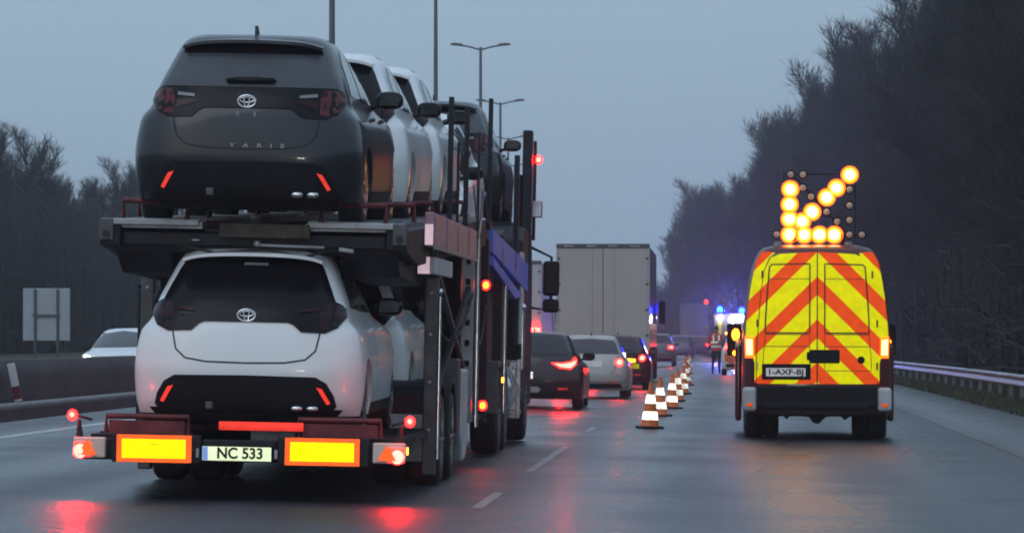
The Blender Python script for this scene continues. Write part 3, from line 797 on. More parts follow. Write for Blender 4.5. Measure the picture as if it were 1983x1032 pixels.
    m = M(); m.prism([(20.0, 2.78), (20.4, 2.78), (20.4, 2.98), (20.1, 2.98)], 1.24, 1.36, 'yz'); m.build('side_flag_plate', 'steel_light', t, bevel=.01)
    m = M(); m.box(-1.0, 1.0, 13.0, 18.3, .98, 1.02); m.build('truck_deck', 'steel_dark', t)
    m = M(); m.box(1.21, 1.25, 14.1, 14.16, .78, .84); m.build('side_marker', 'amber_dim', t, bevel=.005)
    m = M(); m.box(.98, 1.03, 14.2, 18.2, .95, 2.0); m.box(-1.03, -.98, 14.2, 18.2, .95, 2.0); m.build('side_panel', 'steel_dark', t)
    m = M(); m.box(1.205, 1.235, 17.9, 18.6, 1.2, 2.3); m.build('cab_rear_trim', 'white_dirty', t, bevel=.01)
    return t

def load(o, x, y, z, pitch=0.0, yaw=0.0):
    mt = TM @ Matrix.Translation((x, y, z)) @ Matrix.Rotation(pitch, 4, 'X') @ Matrix.Rotation(yaw, 4, 'Z')
    o.location = mt.translation; o.rotation_euler = mt.to_euler()

build_trailer(); build_truck()
G = 'new cars loaded on the transporter'
dk = small_hatch('dark grey hatchback on the upper deck, at the tail of the transporter', 'dark_paint', True, G)
load(dk, -.03, .22, 2.09, .036)
wh = small_hatch('white hatchback on the lower deck, above the yellow marker boards', 'white_paint', False, G)
load(wh, -.0, .20, .455, .01)
def reload(src, label, *a):
    c = copy_tree(src); c['label'] = label; load(c, *a); return c
reload(wh, 'white hatchback on the upper deck, directly ahead of the dark hatchback', -.0, 4.36, 2.24, .036)
reload(wh, 'white hatchback on the upper deck, second car ahead of the dark hatchback', .0, 8.46, 2.39, .036)
reload(wh, 'white hatchback on the lower deck, half hidden ahead of the other white one', .02, 4.42, .50, .01)
reload(wh, 'white hatchback tilted nose down behind the thin deck posts', .0, 16.4, 2.44, .16, PI)
reload(dk, 'dark hatchback riding highest, above the cab of the transporter', .0, 19.3, 2.70, .0)

# ------------------------------------------------------------------ the road works van
def build_van():
    d = 55.0; X = 1.25
    t = thing('road_works_van', 'van with yellow and red chevrons and a lit amber arrow board on its roof', 'van', (X, d, ground(X)), (0, .004, 0))
    tab = [(.34, .97, .02, 5.6), (.5, 1.0, 0, 5.75), (.76, 1.0, 0, 5.7), (1.1, .995, .0, 5.5), (1.3, .99, .01, 4.9), (1.5, .975, .02, 4.6), (2.0, .915, .06, 4.0),
           (2.28, .868, .09, 3.7), (2.42, .825, .12, 3.4), (2.50, .785, .15, 3.3), (2.56, .72, .2, 3.2), (2.60, .56, .33, 3.0)]
    B = Body(tab, n=4.2, ar=.5, af=.6, nf=3)
    b = B.mesh(rings=36).build('body', 'van_body', t, smooth='auto')
    cut_arches(b, [(yy, .36, .42, sg * .62, sg * 1.3) for yy in (1.0, 4.6) for sg in (1, -1)])
    for p in b.data.polygons: p.use_smooth = True
    try: b.data.set_sharp_from_angle(angle=math.radians(35))
    except Exception: pass
    for sg in (1, -1):
        door = [(.008, .745), (.80, .745), (.80, 1.15), (.775, 1.5), (.745, 1.95), (.70, 2.25), (.62, 2.42), (.50, 2.47), (.008, 2.50)]
        dr = patch('rear_door', [(sg * a, z) for a, z in door], B.rear, 'retro_chevron', t, .06, .010, .02)
        pil = [(.815, .76), (.83, .76), (.83, 1.02), (.945, 1.40), (.935, 1.58), (.90, 1.9), (.865, 2.12), (.81, 2.38), (.735, 2.50), (.64, 2.50), (.56, 2.485), (.64, 2.43), (.715, 2.25), (.76, 1.95), (.79, 1.5), (.815, 1.15)]
        patch('corner_pillar', [(sg * a, z) for a, z in pil], B.rear, 'retro_chevron', t, .05, .008, .02)
        # pressed window panel and lower panel outlines
        ribbon('window_outline', [(sg * a, z) for a, z in ((.10, 1.42), (.69, 1.42), (.685, 1.62), (.655, 2.05), (.635, 2.30), (.60, 2.33), (.10, 2.34))], .020, B.rear, 'ink', dr, .0125, True)
        ribbon('panel_outline', [(sg * a, z) for a, z in ((.10, 1.40), (.69, 1.40), (.72, 1.02), (.72, .92), (.10, .92))], .010, B.rear, 'seam', dr, .0125, True)
        ribbon('panel_crease', [(sg * .10, 1.24), (sg * .715, 1.24)], .012, B.rear, 'seam', dr, .0125)
        ribbon('panel_crease', [(sg * .10, 2.14), (sg * .655, 2.14)], .010, B.rear, 'seam', dr, .0125)
        for z in (.98, 1.55, 2.2):
            m = M(); x = .80 if z < 1.6 else .735; m.box(sg * x - .012, sg * x + .012, B.fr(x, z) - .03, B.fr(x, z), z - .05, z + .05); m.build('hinge', 'van_body', dr, bevel=.004)
        tl = patch('tail_lamp', [(sg * a, z) for a, z in ((.835, 1.09), (.945, 1.09), (.95, 1.38), (.84, 1.36))], B.rear, 'orange_glow', t, .05, .016)
        patch('lit_lens', [(sg * a, z) for a, z in ((.852, 1.13), (.925, 1.13), (.93, 1.34), (.856, 1.33))], B.rear, 'van_tail', tl, .05, .022)
        m = M(); m.ball((sg * 1.075, 3.6, 1.40 if sg < 0 else 1.30), .055, .03, (.06 if sg > 0 else .085)); m.build('mirror_flasher', 'amber_glow', t, smooth=True)
        if sg < 0:
            m = M(); m.ball((-1.085, 3.6, 1.14), .032, .03, .035); m.build('side_marker', 'amber_glow', t, smooth=True)
        m = M(); m.box(sg * .99, sg * 1.20, 3.62, 3.74, 1.10, 1.56); m.build('wing_mirror', 'plastic', t, bevel=.04, segs=3)
        m = M(); m.prism([(1.5, .22), (4.1, .22), (4.1, 1.2), (3.0, 1.35), (1.5, 1.25)], sg * 1.0, sg * 1.085, 'yz'); m.build('side_box', 'van_body', t, bevel=.04, segs=3)
        m = M(); m.box(sg * .80, sg * .995, -.085, .25, .38, .70); cu = m.build('bumper_corner', 'white_dirty', t, bevel=.05, segs=3)
        m = M(); m.ball((sg * .90, -.09, .465), .045, .012, .028); m.build('reflector', 'retro_orange', cu, smooth=True)
        for yy in (1.0, 4.6): wheel(t, sg * .83, yy, .36, .25, sg, 6)
        wheel(t, sg * .60, 1.0, .36, .2, sg, 6, False)
    ribbon('door_gap', [(0, .75), (0, 2.5)], .030, B.rear, 'ink', t, .007)
    m = M(); m.box(-.80, .80, -.11, .2, .42, .72); m.box(-.70, .70, -.16, -.05, .40, .50); m.build('rear_bumper', 'plastic', t, bevel=.03, segs=3)
    m = M(); m.prism([(-.62, .42), (-.60, .30), (-.52, .28), (-.48, .34), (-.40, .27), (-.34, .33), (-.1, .30), (-.04, .22), (.03, .21), (.12, .30), (.30, .33), (.38, .26), (.46, .32), (.56, .28), (.62, .33), (.64, .42)], .2, .6, 'xz')
    m.build('towing_frame', 'plastic', t)
    m = M(); m.box(-.62, .62, .7, 5.0, .30, .45); m.build('underbody', 'plastic', t)
    # handle, plate, lock
    yb = B.fr(.1, 1.1)
    m = M(); m.box(-.10, .30, yb - .045, yb - .008, 1.02, 1.20); m.box(-.14, .06, yb - .04, yb - .008, 1.06, 1.17); m.build('door_handle', 'plastic', t, bevel=.02, segs=3)
    m = M(); m.box(-.735, -.085, yb - .03, yb - .008, .80, 1.01); m.build('plate_recess', 'plastic', t, bevel=.015)
    m = M(); m.box(-.68, -.155, yb - .040, yb - .031, .845, .955); pl = m.build('number_plate', 'plate_dim', t, bevel=.004)
    text('lettering', '1-AXF-BJ', .10, (-.42, yb - .0425, .90), 'ink', pl, width=.46)
    m = M(); m.cyl((.585, yb - .03, 1.065), (.585, yb - .008, 1.065), .05, n=16); m.build('door_lock', 'plastic', t)
    # arrow board
    ppm = F / d
    def bp(cx, cy):
        px = VX + cx * .5714; py = 290 + cy * .5714
        return (px - VX) / ppm - X, ZC - (py - VY) / ppm - ground(X)
    yl = .55; rv = random.Random(3)
    lit = [(227, 130), (225, 182), (225, 232), (225, 285), (275, 285), (327, 285), (378, 285), (268, 240), (302, 207), (352, 157), (385, 125), (430, 80)]
    off = [(228, 80), (270, 80), (270, 125), (298, 155), (352, 207), (388, 240), (430, 130), (430, 185), (430, 235), (430, 285), (472, 285), (180, 285)]
    m = M()
    x0, zb = bp(205, 300); x1, zt = bp(450, 62)
    xa, _ = bp(165, 0); xb, _ = bp(490, 0)
    fr_ = [((x0, zb), (x0, zt - .02)), ((x1, zb), (x1, zt)), ((xa, zb + .05), (xb, zb + .05)), (bp(227, 290), bp(440, 72)), (bp(228, 70), bp(430, 290)), ((x0, zt - .06), (x1, zt - .06))]
    for a, b2 in fr_: m.bar((a[0], yl + .05, a[1]), (b2[0], yl + .05, b2[1]), .014, .02)
    m.build('arrow_board_frame', 'plastic', t, bevel=.008)
    for (c, on) in [(c, True) for c in lit] + [(c, False) for c in off]:
        x, z = bp(*c); r = .112 if on else .058  # lit lamps oversized, their glowing rim stands in for the halo
        m = M(); m.lathe([(.03, r * .8), (-.02, r * 1.02), (-.05, r * 1.08), (-.05, r * .98), (-.02, r * .9)], (x, yl, z), 'y', 20)
        h = m.build('arrow_lamp', 'orange_glow' if on else 'plastic', t, smooth='auto')
        m = M(); m.lathe([(-.045, r * .80), (-.055, r * .62), (-.062, r * .35), (-.064, 0.0005)], (x, yl, z), 'y', 20)
        m.build('lens', LENS if on else 'unlit_lamp', h, smooth=True)
        if on:
            m = M(); m.ball((x, yl - .072, z), .062 + rv.uniform(-.008, .008), .008, .062 + rv.uniform(-.008, .008)); m.build('bulb', 'hot_bulb', h, smooth=True)
    m = M()
    for x in (-.30, .35): m.box(x - .03, x + .03, .5, .62, 2.5, 2.75)
    m.box(-.55, .65, .5, .95, 2.56, 2.60)
    m.build('board_mount', 'plastic', t, bevel=.01)
    for x in (-.53, .42):
        m = M(); m.box(x - .05, x + .05, .38, .46, 2.57, 2.64); m.build('roof_marker', 'tail_clear', t, bevel=.01)
    return t

def lens_material():
    """lit amber signal lens: hot in the middle of its reflector, deeper amber at the rim"""
    m, N, L = nt('lit_arrow_lens')
    b = N['Principled BSDF']; b.inputs['Base Color'].default_value = (.6, .3, .05, 1)
    b.inputs['Emission Color'].default_value = (1.0, .30, .012, 1); b.inputs['Emission Strength'].default_value = 9
    return m
LENS = lens_material()
build_van()

# ------------------------------------------------------------------ other traffic
def car(label, paint, L, W, H, loc, tail='lit', plate=None, plate_txt=None, glass='glass', yaw=0, lights='round', front=False, roofrails=False, light_z=None, cat='car', group='cars queueing on the motorway', name='passenger_car'):
    k = H / 1.5; w = W / 1.745; l = L / 3.94
    tab = [(z * k, hw * w, yr * (1.0 if yr < .6 else l), yf * l) for z, hw, yr, yf in YARIS]
    t = thing(name, label, cat, loc, (0, ROLL * .9, yaw), group)
    B = Body(tab, n=3.3, ar=.42)
    b = B.mesh(rings=34, na=16).build('body', paint, t, smooth='auto')
    cut_arches(b, [(yy * l, .31, .35, sg * W * .35, sg * W * .7) for yy in (.76, 3.30) for sg in (1, -1)])
    for p in b.data.polygons: p.use_smooth = True
    try: b.data.set_sharp_from_angle(angle=math.radians(35))
    except Exception: pass
    S = lambda pts, sg=1: [(sg * x * w, z * k) for x, z in pts]
    patch('rear_window', S(mirror([(0, 1.06), (.64, 1.06), (.56, 1.30), (.50, 1.38), (0, 1.41)])), B.rear, glass, t, .08)
    patch('windscreen', S(mirror([(0, 1.0), (.66, 1.0), (.60, 1.16), (.53, 1.36), (0, 1.43)])), B.front, 'glass', t, .1)
    for sg in (1, -1):
        ps = B.side(sg)
        patch('side_window', [(.70 * l, 1.03 * k), (2.62 * l, .99 * k), (2.12 * l, 1.33 * k), (1.85 * l, 1.385 * k), (1.0 * l, 1.37 * k), (.84 * l, 1.28 * k)], ps, 'glass', t, .12)
        if lights == 'round':
            lz = .86
            pts = [(.65 + .085 * math.cos(a), lz + .09 * math.sin(a)) for a in [2 * PI * i / 14 for i in range(14)]]
            core = [(.65 + .06 * math.cos(a), lz + .065 * math.sin(a)) for a in [2 * PI * i / 12 for i in range(12)]]
        elif lights == 'swept':
            pts = [(.33, .90), (.48, .80), (.66, .78), (.74, .86), (.76, .96), (.72, 1.02), (.66, .93), (.5, .90)]
            core = [(.38, .89), (.49, .82), (.65, .80), (.72, .86), (.74, .95), (.66, .90), (.5, .875)]
        else:
            pts = [(.52, .80), (.74, .80), (.74, .96), (.52, .94)]; core = [(.58, .82), (.72, .82), (.72, .93), (.58, .92)]
        if tail == 'lit':
            tl = patch('tail_light', S(pts, sg), B.rear, 'tail_glow', t, .05, .012)
            patch('lit_lens', S(core, sg), B.rear, 'brake_core', tl, .05, .02)
        else:
            patch('tail_light', S(pts, sg), B.rear, 'tail_dark', t, .05, .012)
        hl = patch('headlight', S([(.42, .66), (.70, .68), (.76, .80), (.66, .80), (.46, .73)], sg), B.front, 'head_glow' if front else 'tail_clear', t, .06, .012)
        patch('rear_reflector', S([(.45, .38), (.62, .39), (.62, .42), (.45, .42)], sg), B.rear, 'retro_red', t, .06, .012)
    patch('bumper_trim', S(mirror([(0, .24), (.72, .26), (.70, .36), (0, .36)])), B.rear, 'plastic', t, .08, .01)
    patch('grille', S(mirror([(0, .30), (.5, .30), (.55, .5), (0, .52)])), B.front, 'plastic', t, .1, .01)
    ribbon('hatch_seam', S([(-.6, 1.0), (-.56, .70), (-.46, .56), (.46, .56), (.56, .70), (.6, 1.0)]), .012, B.rear, 'ink', t, .003)
    door_mirrors(t, 2.55 * l, 1.0 * k, .80 * w, 'plastic')
    for yy in (.76, 3.30):
        for sg in (1, -1): wheel(t, sg * (W / 2 - .11), yy * l, .31, .19, sg, 6)
    if plate:
        y = B.fr(0, plate[1]) - .015
        m = M(); m.box(plate[0] - .26, plate[0] + .26, y - .008, y + .02, plate[1] - .06, plate[1] + .06); pl = m.build('number_plate', plate[2], t, bevel=.004)
        if plate_txt: text('lettering', plate_txt, .09, (plate[0], y - .0095, plate[1]), 'ink', pl, width=.42)
    q = M(); q.prism([(.66 * l, 1.49 * k), (.80 * l, 1.49 * k), (.68 * l, 1.56 * k)], -.012, .012); q.build('roof_antenna', 'plastic', t)
    q = M(); q.box(-W * .42, W * .42, .5, L - .5, .2, .34); q.build('underbody', 'plastic', t)
    return t, B

gx = lambda X, d: (X, d, ground(X))
c1, B1 = car('black hatchback with glowing swept tail lights beside the transporter cab', 'black_red_paint', 4.2, 1.80, 1.37, gx(-3.39, 73), lights='swept', plate=(-.24, .60, 'retro_white'), plate_txt='B-5086')
patch('silver_bumper_strip', [(-.5, .30), (.12, .30), (.16, .36), (.1, .40), (-.5, .40)], B1.rear, 'silver_paint', c1, .06, .013)
c2, B2 = car('silver hatchback with round red tail lights, right behind the box truck', 'silver_paint', 3.7, 1.66, 1.33, gx(-2.82, 87), lights='round', glass='glass_soft', plate=(0, .72, 'plate_dim'))
patch('bumper_step', mirror([(0, .37), (.70, .37), (.74, .44), (.74, .50), (0, .50)]), B2.rear, 'silver_paint', c2, .06, .03)
c3, B3 = car('small dark red car with orange plate glow, partly behind the silver hatchback', 'red_paint', 3.8, 1.68, 1.36, gx(-2.66, 103), lights='round', plate=(.3, .58, 'retro_yellow'))
m = M(); m.box(.20, .46, B3.fr(.3, .72) - .03, B3.fr(.3, .72), .68, .78); m.build('centre_lamp', 'amber_glow', c3, bevel=.01)
car('dark car braking ahead of the box truck, near the far cones', 'grey_paint', 4.4, 1.8, 1.48, gx(-3.05, 188), lights='square')
car('dark car with a pale roof, far up the closed lane beyond the cones', 'grey_paint', 4.3, 1.8, 1.5, (-2.75, 268, ground(-2) - .02), tail='off', lights='square', glass='glass_soft')
car('distant dark estate with red tail lights, next to the police officer', 'black_red_paint', 4.4, 1.9, 1.5, (-1.75, 292, ground(-2) - .05), lights='square')
car('white oncoming car with lit headlamps beyond the median wall', 'white_paint', 4.5, 1.8, 1.52, (-15.9, 112, .02), yaw=PI, front=True, tail='off', group='oncoming traffic')

def box_truck(label, X, d, top, W, m_rear, m_side, L=12.5, lights=True, lamp=None, z=None):
    g = ground(X); t = thing('box_truck', label, 'truck', (X, d, g), (0, .0, 0), 'trucks in the queue')
    h = top - g; w = W / 2
    m = M(); m.box(-w + .02, w - .02, .05, L, 1.0, h - .06); m.build('cargo_box', m_side, t, bevel=.02)
    for sg in (1, -1):
        dr = M(); dr.box(sg * .012, sg * (w - .06), .0, .05, 1.05, h - .12); o = dr.build('rear_door', m_rear, t, bevel=.01)
        for x in (.30,):
            q = M(); q.cyl((sg * x, -.008, 1.0), (sg * x, -.008, h - .1), .008, n=8); q.build('lock_rod', m_rear, o)
        for zz in (1.3, 2.0, 2.7, 3.4):
            if zz < h - .2:
                q = M(); q.box(sg * (w - .12), sg * (w - .03), -.012, .0, zz, zz + .06); q.build('hinge', 'steel_mid', o)
        f = M(); f.box(sg * (w - .055), sg * w, -.01, .08, .95, h - .02); f.build('corner_post', m_rear, t, bevel=.008)
        l = M(); l.box(sg * (w - .45), sg * (w - .05), -.02, .06, .78, .90); lb = l.build('lamp_cluster', 'tail_glow' if lights else 'tail_dark', t, bevel=.01)
        for yy in (2.2, 3.5): wheel(t, sg * (w - .18), yy, .5, .3, sg, 8, False)
        wheel(t, sg * (w - .18), L + 1.2, .5, .3, sg, 8, False)
    f = M(); f.box(-w, w, -.02, .1, h - .12, h); f.build('roof_header', 'steel_mid', t, bevel=.01)
    for x in (-.9, -.3, .3, .9):
        f = M(); f.box(x - .16, x + .1, -.028, -.019, h - .085, h - .035); f.build('header_mark', 'steel_light', t)
    f = M(); f.box(-w, w, .0, .1, .93, 1.04); f.build('sill_beam', m_rear, t, bevel=.01)
    f = M(); f.box(-w + .1, w - .1, .1, .22, .42, .56); f.build('underrun_bar', 'steel_mid', t, bevel=.01)
    f = M(); f.box(-.5, .5, .3, L + 2.0, .55, .98); f.build('chassis', 'steel_dark', t)
    f = M(); f.prism([(L + .4, .5), (L + .4, 2.9), (L + .9, 3.1), (L + 2.2, 2.4), (L + 2.4, .5)], -w + .05, w - .05, 'yz'); f.build('cab', 'steel_mid', t, bevel=.05)
    for sg in (1, -1):
        f = M(); f.box(sg * (w + .03), sg * (w + .22), L + 1.9, L + 2.0, 1.7, 2.4); f.build('wing_mirror', 'plastic', t, bevel=.03)
    if lamp:
        f = M(); f.ball((lamp[0], .0, lamp[1]), .16, .05, .16); f.build('roof_lamp', 'tail_glow', t, smooth=True)
    return t
box_truck('grey box truck with tall closed rear doors, towering over the queue', -3.28, 113, 1.27 + 183 / 70.8, 2.56, 'curtain', 'tarp')
b2 = box_truck('white box truck mostly hidden beyond the transporter cab mirrors', -7.45, 140, 3.9, 2.6, 'white_dirty', 'white_dirty', 9)
m = M(); m.box(.78, 1.26, -.06, -.025, 1.25, 1.52); m.build('brake_lamp', 'brake_core', b2, bevel=.02)
box_truck('hazy grey truck farthest up the road with one red roof lamp', -2.45, 350, 4.25, 2.4, 'far_grey', 'far_grey', 9, lamp=(1.05, 4.35))

# police car and rescue vehicle beyond the van
pc, PB = car('white police car with orange stripes, stopped in front of the arrow van', 'white_paint', 4.5, 1.85, 1.75, gx(.86, 148), lights='square', cat='police car', name='police_car', group='emergency vehicles')
patch('orange_stripe', [(-.80, .50), (.80, .50), (.82, .80), (-.82, .80)], PB.rear, 'police_orange', pc, .08, .009)
patch('orange_stripe', [(-.80, .84), (-.60, .84), (-.50, 1.2), (-.66, 1.2)], PB.rear, 'police_orange', pc, .08, .009)
m = M(); m.ball((-.55, .25, 1.19), .07, .04, .10); m.build('flashing_lamp', 'amber_dim', pc, smooth=True)
def rescue():
    X, d = .45, 232; t = thing('rescue_truck', 'emergency truck with blue beacon and bright white work lamps, behind the police car', 'emergency vehicle', gx(X, d), (0, 0, 0), 'emergency vehicles')
    m = M(); m.box(-1.0, 1.15, 0, 5, .5, 2.75); m.build('cargo_box', 'grey_paint', t, bevel=.04)
    m = M(); m.prism([(5.05, .5), (5.05, 2.5), (6.0, 2.4), (6.8, 1.5), (6.9, .5)], -1.05, 1.05, 'yz'); m.build('cab', 'red_paint', t, bevel=.05)
    m = M(); m.box(.01, 1.05, -.03, -.001, .7, 2.5); m.build('rear_door', 'steel_light', t, bevel=.01)
    m = M(); m.box(-.95, -.01, -.03, -.001, .7, 2.5); m.build('rear_door', 'grey_paint', t, bevel=.01)
    m = M(); m.lathe([(0, .20), (.06, .20)], (-.62, .3, 2.75), 'z', 14)
    m.build('beacon_base', 'plastic', t)
    m = M(); m.lathe([(0, .17), (.22, .16), (.30, .10), (.32, .001)], (-.62, .3, 2.81), 'z', 16); m.build('blue_beacon', 'blue_glow', t, smooth=True)
    for x, z, r in ((.08, 2.36, .15), (.55, 2.5, .12), (-.62, 2.45, .10)):
        m = M(); m.ball((x, -.06, z), r, .04, r); m.build('work_lamp', 'white_glow', t, smooth=True)
    for x, z in ((.30, 1.95), (.85, 1.9), (-.25, 1.62)):
        m = M(); m.ball((x, -.05, z), .07, .03, .07); m.build('amber_lamp', 'amber_glow', t, smooth=True)
    m = M(); m.lathe([(0, .16), (.2, .15), (.28, .09), (.30, .001)], (.62, .3, 2.76), 'z', 16); m.build('blue_beacon', 'blue_glow', t, smooth=True)
    m = M(); m.box(-.72, -.52, -.04, -.031, 1.2, 2.2); m.build('yellow_stripe', 'retro_yellow', t)
    for sg in (1, -1):
        for yy in (1.2, 5.8): wheel(t, sg * .92, yy, .42, .26, sg, 6, False)
        m = M(); m.box(sg * .8, sg * 1.0, -.05, 0, .75, .95); m.build('tail_light', 'tail_glow', t)
    return t
rescue()

# ------------------------------------------------------------------ police officer
def officer():
    d = 152; X = (1387 - VX) * d / F
    t = thing('person', 'person in orange and white high visibility vest standing by the police car', 'person', gx(X, d))
    pts = [((0, 0, .95), .145), ((0, .0, 1.15), .14), ((0, .0, 1.36), .165), ((0, .01, 1.48), .075), ((0, .015, 1.56), .06),
           ((.20, .0, 1.42), .065), ((.27, .02, 1.16), .05), ((.24, .12, .93), .038),
           ((-.20, .0, 1.42), .065), ((-.28, .02, 1.16), .05), ((-.25, .12, .93), .038),
           ((.10, 0, .86), .10), ((.11, .01, .50), .072), ((.12, -.02, .09), .048), ((.13, .10, .035), .042),
           ((-.10, 0, .86), .10), ((-.12, .01, .50), .072), ((-.13, -.02, .09), .048), ((-.14, .10, .035), .042)]
    ed = [(0, 1), (1, 2), (2, 3), (3, 4), (2, 5), (5, 6), (6, 7), (2, 8), (8, 9), (9, 10), (0, 11), (11, 12), (12, 13), (13, 14), (0, 15), (15, 16), (16, 17), (17, 18)]
    def skin(name, P, E, m, sub=1, parent=t):
        me = bpy.data.meshes.new(name); me.from_pydata([p for p, r in P], E, [])
        o = bpy.data.objects.new(name, me); COL.objects.link(o); o.parent = parent
        sk = o.modifiers.new('skin', 'SKIN'); sk.use_smooth_shade = True
        me.skin_vertices[0].data[0].use_root = True
        for i, (p, r) in enumerate(P): me.skin_vertices[0].data[i].radius = (r, r * .85)
        sb = o.modifiers.new('sub', 'SUBSURF'); sb.levels = sub; sb.render_levels = sub
        me.materials.append(MT[m]); return o
    body = skin('body', pts, ed, 'trousers', 2)
    m = M(); m.ball((0, .03, 1.66), .078, .095, .115, 16, 12); m.ball((0, .125, 1.65), .016, .02, .022, 8, 6)
    for sg in (1, -1): m.ball((sg * .08, .03, 1.655), .012, .025, .034, 8, 6); m.ball((sg * .03, .118, 1.675), .012, .008, .008, 8, 6)
    m.build('head', 'skin', t, smooth=True)
    m = M(); m.ball((0, .015, 1.695), .088, .098, .095, 16, 10); m.box(-.07, .07, .08, .17, 1.70, 1.715); m.build('cap', 'hair', t, smooth='auto')
    # vest: a shell round the torso
    def shell(name, rings, mm, n=20):
        q = M()
        for z, rx, ry in rings:
            for i in range(n):
                a = 2 * PI * i / n; q.v.append(Vector((rx * math.cos(a), ry * math.sin(a), z)))
        for j in range(len(rings) - 1):
            for i in range(n): q.f.append((j * n + i, j * n + (i + 1) % n, (j + 1) * n + (i + 1) % n, (j + 1) * n + i))
        return q.build(name, mm, t, smooth=True)
    shell('vest', [(.86, .19, .155), (1.0, .19, .155), (1.15, .19, .155), (1.32, .215, .165), (1.43, .225, .15), (1.49, .13, .11), (1.52, .08, .08)], 'vest')
    shell('reflective_band', [(.98, .196, .16), (1.06, .196, .16)], 'plate_dim')
    shell('reflective_band', [(1.14, .197, .16), (1.21, .200, .163)], 'retro_white')
    for sg in (1, -1):
        q = M(); q.box(sg * .07, sg * .13, -.185, -.16, 1.2, 1.44); q.build('reflective_strap', 'retro_white', t)
        q = M(); q.bar((sg * .20, .0, 1.42), (sg * .265, .02, 1.18), .15, .13); q.build('sleeve', 'vest', t, bevel=.04, segs=3)
        # hand: palm, four fingers and a thumb
        hx, hy, hz = sg * .24, .135, .90
        P = [((hx, hy, hz), .03), ((hx, hy + .02, hz - .05), .034)]; E = [(0, 1)]
        for k, ln in enumerate((.06, .072, .068, .055)):
            o = -.026 + k * .0175; i = len(P)
            P += [((hx + o, hy + .025, hz - .075), .0095), ((hx + o, hy + .03, hz - .075 - ln * .55), .009), ((hx + o, hy + .015, hz - .075 - ln), .008)]
            E += [(1, i), (i, i + 1), (i + 1, i + 2)]
        i = len(P); P += [((hx - sg * .04, hy + .03, hz - .04), .011), ((hx - sg * .05, hy + .045, hz - .075), .009)]; E += [(0, i), (i, i + 1)]
        skin('hand', P, E, 'skin', 1)
    return t
officer()

# ------------------------------------------------------------------ cones
def make_cone():
    t = thing('traffic_cone', 'cone', 'traffic cone', group='traffic cones closing the lane')
    m = M(); m.box(-.17, .17, -.17, .17, 0, .045); m.build('base', 'rubber', t, bevel=.02)
    R = lambda z: .135 - (.135 - .026) * (z - .045) / .70
    m = M(); m.lathe([(.045, .15), (.07, .135), (.75, .026), (.752, .018), (.75, .001)], (0, 0, 0), 'z', 24); m.build('cone_shell', 'cone_orange', t, smooth='auto')
    for z0, z1 in ((.145, .275), (.405, .545)):
        m = M(); m.lathe([(z0, R(z0) + .002), (z0, R(z0) + .006), (z1, R(z1) + .006), (z1, R(z1) + .002)], (0, 0, 0), 'z', 24); m.build('white_band', 'retro_white', t, smooth='auto')
    return t
cone0 = make_cone()
names = ['nearest of the orange and white cones', 'second cone from the camera in the line', 'third cone from the camera in the line', 'fourth cone from the camera in the line',
         'fifth cone from the camera in the line', 'sixth cone from the camera in the line', 'seventh cone from the camera in the line', 'eighth cone from the camera in the line', 'ninth cone from the camera, last one in the line']
rng = random.Random(5)
for i, (px, py) in enumerate([(1258, 830), (1277, 806), (1300, 791), (1312, 777), (1323, 763), (1330, 746), (1327, 733), (1332, 724), (1334, 716)]):
    c = cone0 if i == 0 else copy_tree(cone0)
    d = F * 1.303 / (py - VY); X = (px - VX) * d / F
    c.location = gx(X, d); c.rotation_euler = (rng.uniform(-.03, .03), ROLL + rng.uniform(-.03, .03), rng.uniform(-.8, .8)); c.scale = (.95, .95, .88 + rng.uniform(-.02, .02))
    c['label'] = names[i] + ' on wet asphalt'

# ------------------------------------------------------------------ setting
ST = [-8, 10, 20, 30, 40, 50, 60, 70, 80, 90] + list(range(100, 420, 10)) + list(range(420, 961, 40))
def strip(name, prof, m, kind='structure', d0=-8, d1=950, parent=None):
    q = M(); ds = [d for d in ST if d0 <= d <= d1]
    if not ds or ds[0] > d0: ds = [d0] + ds
    if ds[-1] < d1: ds.append(d1)
    k = len(prof)
    for d in ds:
        for X, z in prof: q.v.append(Vector((X + bend(d), d, z)))
    for i in range(len(ds) - 1):
        for j in range(k - 1): q.f.append((i * k + j, i * k + j + 1, (i + 1) * k + j + 1, (i + 1) * k + j))
    o = q.build(name, m, parent, smooth=True, fix=False)
    if kind: o['kind'] = kind
    return o
g = ground
strip('road', [(-9.55, g(-9.55)), (-5, g(-5)), (0, g(0)), (5.55, g(5.55))], 'road')
strip('hard_shoulder', [(3.5, g(3.5) + .003), (3.501, g(3.5) + .006), (5.5, g(5.5) + .006)], 'shoulder')
strip('right_verge', [(5.55, g(5.55) + .01), (6.0, g(6) + .03), (7.4, -.32), (9.0, .1), (12, 1.2), (18, 3.4), (26, 6.2), (40, 8.5), (90, 9.0), (260, 9)], 'grass')
strip('opposite_road', [(-25, -.02), (-12.2, -.11)], 'road')
strip('median_strip', [(-12.2, -.10), (-10.6, .16), (-9.9, .16)], 'grass')
strip('left_verge', [(-300, 3.0), (-70, 3.0), (-44, 2.2), (-33, .8), (-25, -.01)], 'grass')
q = M(); q.add([(-480, -60, -1.2), (480, -60, -1.2), (480, 980, -1.2), (-480, 980, -1.2)], [(0, 1, 2, 3)])
tag(q.build('ground', 'soil'), kind='structure')
def line(name, X, d0, d1, w, m='line'): strip(name, [(X - w / 2, g(X - w / 2) + .004), (X + w / 2, g(X + w / 2) + .004)], m, d0=d0, d1=d1)
line('left_edge_marking', -8.3, -8, 600, .20)
for a, b in ((19, 21.5), (31.2, 34.3), (39.6, 49.2), (57, 59.5)):
    line('lane_marking', -1.86, a, b, .085, 'worn_line')

